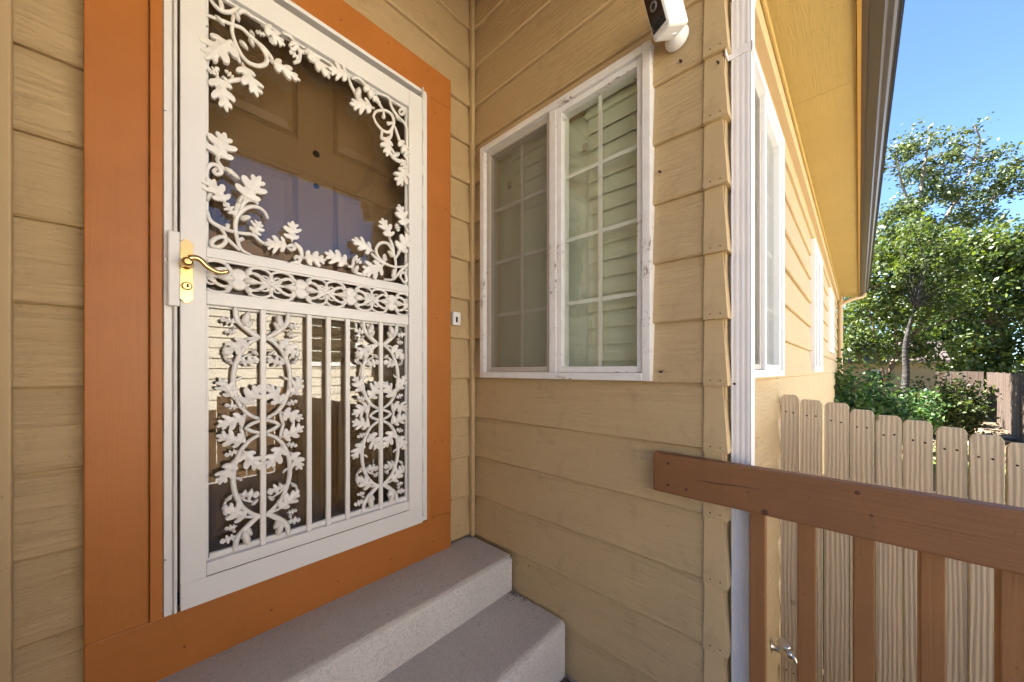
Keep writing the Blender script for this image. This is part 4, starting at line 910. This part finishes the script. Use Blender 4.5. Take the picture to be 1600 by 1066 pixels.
# ------------------------------------------------------------------ neighbour's house across the side yard (reflected in the door glass)
nh = thing('neighbour_house', 'sunlit cream lap-sided house across the side yard', 'house', (2, -6.1, YARD))
NY = -6.1; NX0, NX1, NZ1 = -7, 9, 3.5
def n_siding():
    org = Vector((NX1, NY, 0)); wins = [(NX1-3.85, NX1-2.75, 1.45, 2.65), (NX1+1.2, NX1+2.3, 1.45, 2.65)]
    wl = siding_wall(org, -Xv, Yv, NX1-NX0, YARD, NZ1, wins, nh, M['nsiding'], seed=9, dz=.205, z0=.1)
    for (a0, a1, z0_, z1_) in wins:
        x1, x0 = NX1-a0, NX1-a1; wn = part('window', nh, (x0, NY, z0_))
        for e in ((x0-.06, x0+.04, z0_-.06, z1_+.06), (x1-.04, x1+.06, z0_-.06, z1_+.06), (x0+.0405, x1-.0405, z1_-.04, z1_+.06), (x0+.0405, x1-.0405, z0_-.06, z0_+.04)):
            pbox('frame', M['vinyl_clean'], wn, e[0], e[1], NY-.05, NY+.03, e[2], e[3], bevel=.003)
        pbox('pane', M['glass'], wn, x0+.03, x1-.03, NY-.035, NY-.03, z0_+.03, z1_-.03, bevel=0)
        for f_ in (1/3, 2/3):
            xx = x0+(x1-x0)*f_; pbox('muntin', M['vinyl_clean'], wn, xx-.012, xx+.012, NY-.028, NY-.012, z0_+.04, z1_-.04, bevel=0)
        for f_ in (.25, .5, .75):
            zz = z0_+(z1_-z0_)*f_; pbox('muntin', M['vinyl_clean'], wn, x0+.04, x1-.04, NY-.046, NY-.036, zz-.012, zz+.012, bevel=0)
        m = MB(); q = [(x, y, z) for z in (z0_-.1, z1_+.1) for y in (NY-.9, NY-.106) for x in (x0-.1, x1+.1)]
        m.add([Vector(p) for p in q], [(0, 2, 3, 1), (4, 5, 7, 6), (0, 1, 5, 4), (0, 4, 6, 2), (1, 3, 7, 5)]); build(m, 'room', M['room'], wn)
n_siding()
m = MB(); m.box(NX0, NX0+.1, NY-6, NY-.11, YARD, NZ1-.01); m.box(NX1-.1, NX1, NY-6, NY-.11, YARD, NZ1-.01); m.box(NX0, NX1, NY-6.1, NY-6, YARD, NZ1); build(m, 'back_wall', M['nsiding'], nh)
m = MB(); pr = [(NY+.45, NZ1-.02), (NY+.45, NZ1+.13), (NY-3, NZ1+1.45), (NY-6.5, NZ1+.13), (NY-6.5, NZ1-.02)]
A = [(NX0-.4, y, z) for y, z in pr]; B = [(NX1+.4, y, z) for y, z in pr]
for i in range(5): m.face([A[i], A[(i+1) % 5], B[(i+1) % 5], B[i]], [(0, 0)]*4)
m.face(A); m.face(B[::-1]); build(m, 'roof', M['nroof'], nh)
pbox('fascia', M['fascia'], nh, NX0-.4, NX1+.4, NY+.4505, NY+.475, NZ1-.06, NZ1+.135, bevel=.003)

# ------------------------------------------------------------------ back yard: fences, shed
GZ = -.60
def board_fence(name, label, p, q, h, bw=.14, seed=1, mat='oldwood'):
    p = Vector(p); q = Vector(q); t = thing(name, label, 'fence', (p+q)/2, 'weathered fences round the back yard'); L = (q-p).length; d = (q-p)/L; nn = Vector((d.y, -d.x, 0)); r_ = random.Random(seed); a = 0
    while a < L:
        w_ = bw*r_.uniform(.94, 1.0); hh = h+r_.uniform(-.025, .02); o = r_.uniform(-.006, .006); m = MB()
        V = [p+d*aa+nn*(o+oo)+Zv*z for z in (.02, hh) for oo in (0, .02) for aa in (a, a+w_)]
        m.add(V, [(0, 2, 3, 1), (4, 5, 7, 6), (0, 1, 5, 4), (2, 6, 7, 3), (0, 4, 6, 2), (1, 3, 7, 5)], lambda v: ((v-p).dot(d), v.z)); build(m, 'board', M[mat], t); a += bw
    for z in (.35, h-.3):
        m = MB(); V = [p+d*aa+nn*oo+Zv*zz for zz in (z, z+.09) for oo in (.032, .07) for aa in (0, L)]
        m.add(V, [(0, 2, 3, 1), (4, 5, 7, 6), (0, 1, 5, 4), (2, 6, 7, 3), (0, 4, 6, 2), (1, 3, 7, 5)], lambda v: (v.z, (v-p).dot(d))); build(m, 'rail', M[mat], t)
    return t
cor = (24.3, -4.62, GZ)
board_fence('weathered_fence', 'sun-streaked weathered board fence on the right side of the back yard', (11.5, -2.95, GZ), cor, 1.80, seed=2)
board_fence('weathered_fence', 'shaded dark board fence across the back of the yard', (24.35, -4.55, GZ), (25.6, 3.5, GZ), 1.82, seed=3)
sh = thing('garden_shed', 'small cream shed with pinkish shingle roof behind the birch trunk', 'shed', (21.5, -1.3, GZ))
sx0, sx1, sy0, sy1 = 20.6, 23.4, -2.75, .6; ez = 1.62
m = MB(); m.box(sx0, sx1, sy0, sy1, GZ, ez); build(m, 'wall', M['shed'], sh)
m = MB(); pr = [(sx0-.35, ez-.06), (sx0-.35, ez+.05), ((sx0+sx1)/2, ez+.85), (sx1+.35, ez+.05), (sx1+.35, ez-.06)]
A = [(x, sy0-.3, z) for x, z in pr]; B = [(x, sy1+.3, z) for x, z in pr]
for i in range(5): m.face([A[i], A[(i+1) % 5], B[(i+1) % 5], B[i]], [(0, 0)]*4)
m.face(A); m.face(B[::-1]); build(m, 'roof', M['shedroof'], sh)
ya, yb = sorted((onX(1360, 590, sx0).y, onX(1384, 590, sx0).y)); za, zb_ = onX(1370, 602, sx0).z, onX(1370, 578, sx0).z
swn = part('window', sh, (sx0, ya, za)); pbox('pane', M['hole'], swn, sx0-.012, sx0-.002, ya+.05, yb-.05, za+.05, zb_-.05, bevel=0)
for e in ((ya, ya+.05, za, zb_), (yb-.05, yb, za, zb_), (ya+.0505, yb-.0505, zb_-.05, zb_), (ya+.0505, yb-.0505, za, za+.05), ((ya+yb)/2-.02, (ya+yb)/2+.02, za+.0505, zb_-.0505)):
    pbox('frame', M['vinyl_clean'], swn, sx0-.03, sx0-.0125, e[0], e[1], e[2], e[3], bevel=.003)

# ------------------------------------------------------------------ vegetation
def leaf_quad(m, p, s, r_, tone, droop=.3):
    n_ = Vector((r_.gauss(0, 1), r_.gauss(0, 1), r_.gauss(0, 1)+.6)).normalized(); a = n_.orthogonal().normalized(); a = Matrix.Rotation(r_.uniform(0, 6.3), 3, n_) @ a; b = n_.cross(a)
    a = a*s; b = b*s*.62
    m.face([p-a, p-b*.9-a*.15, p+a, p+b*.9-a*.15], tone=tone)
def limb(m, pts, r0, r1, sides=7):
    pts = smooth_path(pts, 4); n = len(pts); m.tube(pts, [r0+(r1-r0)*i/(n-1) for i in range(n)], sides)
def tree(name, label, cat, base, trunks, lobes, leaf, lmat, bmat, nleaf, seed, twigs=30, gap=.30, gsc=.8, group=None, twig_r=.012, cl=9, spread=.16):
    """trunks: list of (points, r0, r1); lobes: (centre, radii); leaves in small clumps on twigs, thinned by a noise field so that gaps stay open"""
    t = thing(name, label, cat, base, group); r_ = random.Random(seed); m = MB()
    for ti, (pts, r0, r1) in enumerate(trunks): m = MB(); limb(m, pts, r0, r1, 9); build(m, 'trunk' if ti == 0 else 'limb', M[bmat], t)
    c = MB(); tot = sum(a.x*a.y*a.z for _, a in lobes)**1.0
    joints = [Vector(p) for pts, _, _ in trunks for p in smooth_path(pts, 4)[4:]]
    for ctr, rad in lobes:
        k = max(1, int(nleaf/cl*(rad.x*rad.y*rad.z)**.67/sum((b.x*b.y*b.z)**.67 for _, b in lobes))); done = 0; tries = 0; tw = int(twigs/len(lobes))+1; ends = []
        while done < k and tries < k*9:
            tries += 1; d = Vector((r_.gauss(0, 1), r_.gauss(0, 1), r_.gauss(0, 1))).normalized()*(r_.random()**.42)
            p = ctr+Vector((d.x*rad.x, d.y*rad.y, d.z*rad.z)); nv = mnoise.noise(p*gsc+Vector((seed*3.1, 0, 0)))*.6+mnoise.noise(p*gsc*2.7)*.4
            if nv < gap-.5+.25*d.length: continue
            tone0 = min(1, max(0, .45+nv*.7)); done += 1
            if len(ends) < tw and r_.random() < .3: ends.append(p)
            for i in range(cl):
                q = p+Vector((r_.gauss(0, spread), r_.gauss(0, spread), r_.gauss(0, spread*.8))); leaf_quad(c, q, leaf*r_.uniform(.6, 1.3), r_, min(1, max(0, tone0+r_.uniform(-.35, .35))))
        for e in ends:
            j = min(joints, key=lambda a: (a-e).length+max(0, a.z-e.z)*.8) if joints else ctr; mid = (j+e)/2+Vector((r_.uniform(-.1, .1), r_.uniform(-.1, .1), r_.uniform(0, .15)))*(e-j).length
            m = MB(); limb(m, [j, mid, e], twig_r*1.6, twig_r*.35, 5); build(m, 'limb', M[bmat], t)
    build(c, 'crown', M[lmat], t, 0, True); return t
V = Vector
def lob(u, v, D, ru, rv, rd=None): 
    s = D/F; return (atD(u, v, D), V(((rd or ru*s), ru*s, rv*s)))
# tall cottonwood far back
D1 = 24
b1 = atD(1432, 605, D1); b1.z = GZ
tree('cottonwood_tree', 'tall airy cottonwood rising above the other trees against the sky', 'tree', b1,
     [([b1, atD(1438, 480, D1), atD(1436, 380, D1), atD(1440, 290, D1), atD(1452, 215, D1)], .26, .05), ([atD(1437, 400, D1), atD(1490, 320, D1), atD(1530, 230, D1), atD(1522, 195, D1)], .12, .03), ([atD(1437, 420, D1), atD(1520, 350, D1), atD(1580, 270, D1)], .12, .03), ([atD(1438, 350, D1), atD(1410, 290, D1), atD(1400, 230, D1)], .10, .03)],
     [lob(1440, 240, D1, 42, 48), lob(1405, 250, D1, 30, 44), lob(1395, 330, D1, 38, 44), lob(1450, 320, D1, 60, 42), lob(1510, 225, D1, 26, 32), lob(1480, 270, D1, 36, 40), lob(1540, 300, D1, 52, 34), lob(1578, 275, D1, 32, 30), lob(1500, 350, D1, 55, 26), lob(1548, 250, D1, 22, 20), lob(1380, 390, D1, 36, 36), lob(1530, 205, D1, 14, 18)],
     .125, 'leafA', 'twig', 10500, 21, twigs=110, gap=.56, gsc=.95, twig_r=.018, cl=8, spread=.24)
# dense elms on the right and behind
D2 = 20
for i, (nm, lb, uu, D, lobes, nl, sd_) in enumerate((
  ('elm_tree', 'dense bright green elm filling the right edge above the weathered fence', 1555, 19.0, [(1550, 400, 62, 50), (1590, 480, 56, 60), (1525, 470, 52, 52), (1500, 400, 46, 36), (1560, 540, 62, 34), (1600, 400, 46, 60), (1625, 440, 50, 90), (1480, 540, 50, 40), (1470, 470, 44, 40), (1440, 520, 36, 34), (1530, 580, 60, 22)], 26000, 31),
  ('elm_tree', 'darker elm in the middle distance behind the garden shed', 1470, 28.0, [(1470, 450, 52, 60), (1500, 520, 52, 44), (1440, 400, 50, 50), (1400, 480, 48, 48), (1345, 500, 42, 36), (1480, 560, 60, 28), (1330, 540, 44, 30), (1330, 460, 34, 30), (1400, 545, 60, 26), (1440, 560, 50, 24)], 17000, 37))):
    bb = atD(uu, 600, D); bb.z = GZ
    tree(nm, lb, 'tree', bb, [([bb, atD(uu+3, 540, D), atD(uu-4, 470, D), atD(uu+8, 390, D)], .22, .05), ([atD(uu, 520, D), atD(uu-30, 450, D)], .10, .03), ([atD(uu, 530, D), atD(uu+35, 460, D)], .10, .03)],
         [lob(u, v, D, a, b) for u, v, a, b in lobes], .12 if i == 0 else .16, 'leafB', 'bark', nl, sd_, twigs=36, gap=.30, gsc=.9, twig_r=.02, cl=8, spread=.24)
for i, (nm, lb, bb, lbs, sd_) in enumerate((
  ('elm_tree', 'elm standing behind the weathered fence to the right of the view', V((13.5, -8.2, GZ)), [((13.5, -8.2, 3.2), (1.9, 2.0, 1.8)), ((15.0, -8.6, 4.6), (1.7, 1.7, 1.6)), ((12.2, -8.0, 4.8), (1.7, 1.7, 1.5)), ((13.6, -8.0, 6.0), (1.6, 1.6, 1.3))], 61),
  ('elm_tree', 'unseen elm added beyond the tan house to shade the shed and yard', V((18.5, 3.4, GZ)), [((18.5, 3.2, 3.6), (2.2, 2.0, 1.7)), ((20.2, 2.6, 4.8), (2.2, 2.0, 1.6)), ((17.6, 3.0, 5.2), (1.9, 1.9, 1.5)), ((21.8, 2.4, 3.4), (1.8, 1.6, 1.6)), ((19.4, 2.8, 6.3), (1.9, 1.8, 1.2))], 67))):  # second elm stays hidden by the house, added only to cast shade
    tree(nm, lb, 'tree', bb, [([bb, bb+V((.1, 0, 1.5)), bb+V((-.1, .1, 3.2)), bb+V((.2, 0, 5))], .2, .05)], [(V(a), V(b)) for a, b in lbs], .12, 'leafB', 'bark', 9000, sd_, twigs=16, gap=.30, gsc=.9, twig_r=.02, cl=8, spread=.24)
# multi-stemmed tree near the house end
D3 = 10.5
b3 = atD(1375, 640, D3); b3.z = GZ
tree('multi_stem_tree', 'multi-stemmed tree with leaning brown limbs in front of the shed', 'tree', b3,
     [([b3, atD(1385, 600, D3), atD(1402, 555, D3), atD(1430, 520, D3), atD(1450, 490, D3), atD(1462, 440, D3), atD(1470, 380, D3)], .085, .022), ([b3, atD(1362, 590, D3), atD(1345, 560, D3), atD(1325, 530, D3), atD(1312, 500, D3)], .06, .02), ([atD(1402, 555, D3), atD(1398, 500, D3), atD(1390, 440, D3), atD(1400, 380, D3)], .04, .014), ([atD(1385, 600, D3), atD(1372, 550, D3), atD(1362, 500, D3), atD(1350, 440, D3)], .04, .012), ([atD(1430, 520, D3), atD(1470, 505, D3), atD(1510, 490, D3)], .03, .01)],
     [lob(1400, 390, D3, 52, 36), lob(1450, 400, D3, 48, 40), lob(1370, 440, D3, 46, 40), lob(1430, 450, D3, 50, 36), lob(1345, 490, D3, 36, 36), lob(1335, 420, D3, 26, 30), lob(1480, 430, D3, 40, 40), lob(1400, 500, D3, 40, 26), lob(1322, 530, D3, 24, 26), lob(1350, 545, D3, 40, 22), lob(1410, 545, D3, 36, 22), lob(1450, 550, D3, 34, 26)],
     .062, 'leafB', 'bark', 11500, 41, twigs=70, gap=.40, gsc=2.0, twig_r=.010, cl=7, spread=.13)
# birch trunk standing in front of the shed
D4 = 9.5
b4 = atD(1413, 655, D4); b4.z = GZ
tree('birch_tree', 'birch with a blotched black and white trunk before the shed', 'tree', b4,
     [([b4, atD(1413, 620, D4), atD(1416, 580, D4), atD(1414, 545, D4), atD(1420, 512, D4), atD(1430, 480, D4)], .105, .02)],
     [lob(1425, 420, D4, 36, 30), lob(1475, 465, D4, 34, 26), lob(1440, 365, D4, 30, 30)], .055, 'leafB', 'birch', 2200, 43, twigs=24, gap=.4, gsc=2.0, twig_r=.009, cl=7, spread=.12)
# shrubs and tall weeds
def shrub(name, label, u, D, w_px, vtop, nst, lf, mat, nl, seed, group=None, lean=.25):
    b = atD(u, 600, D); b.z = GZ if D > 4 else YARD; r_ = random.Random(seed); t = thing(name, label, 'shrub', b, group); hm = atD(u, vtop, D).z-b.z; wd = w_px/F*D
    m = MB(); c = MB(); per_ = nl//nst
    for i in range(nst):
        a = r_.uniform(0, 6.3); rr_ = wd*.5*math.sqrt(r_.random()); h = hm*r_.uniform(.6, 1.0)*(1-.25*(rr_/(wd*.5+.01))**2); e = b+V((math.cos(a)*rr_, math.sin(a)*rr_, h)); s0 = b+V((math.cos(a)*rr_*.4, math.sin(a)*rr_*.4, 0)); mid = s0.lerp(e, .5)+V((r_.uniform(-.05, .05), r_.uniform(-.05, .05), .05))
        pts = smooth_path([s0, mid, e], 5); m.tube(pts, [.009*(1-.8*k/len(pts)) for k in range(len(pts))], 5)
        for k in range(per_):
            f_ = r_.uniform(.18, 1.03); p = s0.lerp(mid, f_*2) if f_ < .5 else mid.lerp(e, min(1.05, f_*2-1)); p = p+V((r_.gauss(0, 1), r_.gauss(0, 1), r_.gauss(0, .6)))*lf*1.7
            leaf_quad(c, p, lf*r_.uniform(.6, 1.25), r_, r_.random())
    build(m, 'stem', M['bark'], t); build(c, 'foliage', M[mat], t, 0, True); return t
G = 'shrubs behind the picket fence'
shrub('tall_shrub', 'tall leafy weed clump against the far end of the side wall', 1316, 6.2, 62, 540, 34, .048, 'leafC', 4200, 51, G)
shrub('tall_shrub', 'dark green feathery shrub left of the birch trunk', 1368, 7.0, 84, 566, 44, .045, 'leafC', 5600, 52, G)
shrub('tall_shrub', 'low dark shrub at the foot of the birch', 1424, 7.8, 66, 590, 32, .042, 'leafC', 3400, 53, G)
shrub('tall_shrub', 'pale sunlit shrub right of the birch in front of the dark back fence', 1478, 9.6, 92, 582, 46, .048, 'leafB', 5200, 54, G)
shrub('tall_shrub', 'small bright shrub near the corner of the weathered fence', 1512, 11.5, 44, 610, 22, .045, 'leafB', 1500, 55, G)
# lawn patch and rocks in the sun
m = MB(); r_ = random.Random(8)
for i in range(14000):
    p = V((r_.uniform(4, 13.5), r_.uniform(-3.6, -1.5), YARD)); 
    if mnoise.noise(p*.9) < -.12: continue
    a = r_.uniform(0, 6.3); h = r_.uniform(.03, .085); d = V((math.cos(a), math.sin(a), 0)); l_ = d.cross(Zv)*.006; tip = p+V((r_.gauss(0, .02), r_.gauss(0, .02), h)); m.face([p-l_, p+l_, tip], tone=r_.random())
tag(build(m, 'lawn_grass', M['grass'], None, 0, True), 'bright green grass behind the picket fence', 'grass', kind='stuff')
for i in range(12):
    p = V((r_.uniform(13.5, 18.5), 0, 0)); p.y = -3.1-(p.x-11.5)*.13+r_.uniform(.25, 1.5); p.z = GZ; s = r_.uniform(.10, .26); bm = bmesh.new(); bmesh.ops.create_icosphere(bm, subdivisions=2, radius=s)
    for v_ in bm.verts: v_.co *= 1+.35*mnoise.noise(v_.co*5+V((i, 0, 0))); v_.co.z *= .45
    me = bpy.data.meshes.new('rock'); bm.to_mesh(me); bm.free(); me.materials.append(M['rock']); tag(put('garden_rock', me, p+V((0, 0, s*.12))), 'flat tan garden rock lying along the weathered fence', 'rock', 'rocks along the weathered fence')
litter('yard_mulch_litter', lambda r: (r.uniform(11, 20), r.uniform(-4.2, -1.2), GZ+.03), 5000, 3, .06, M['litter'])
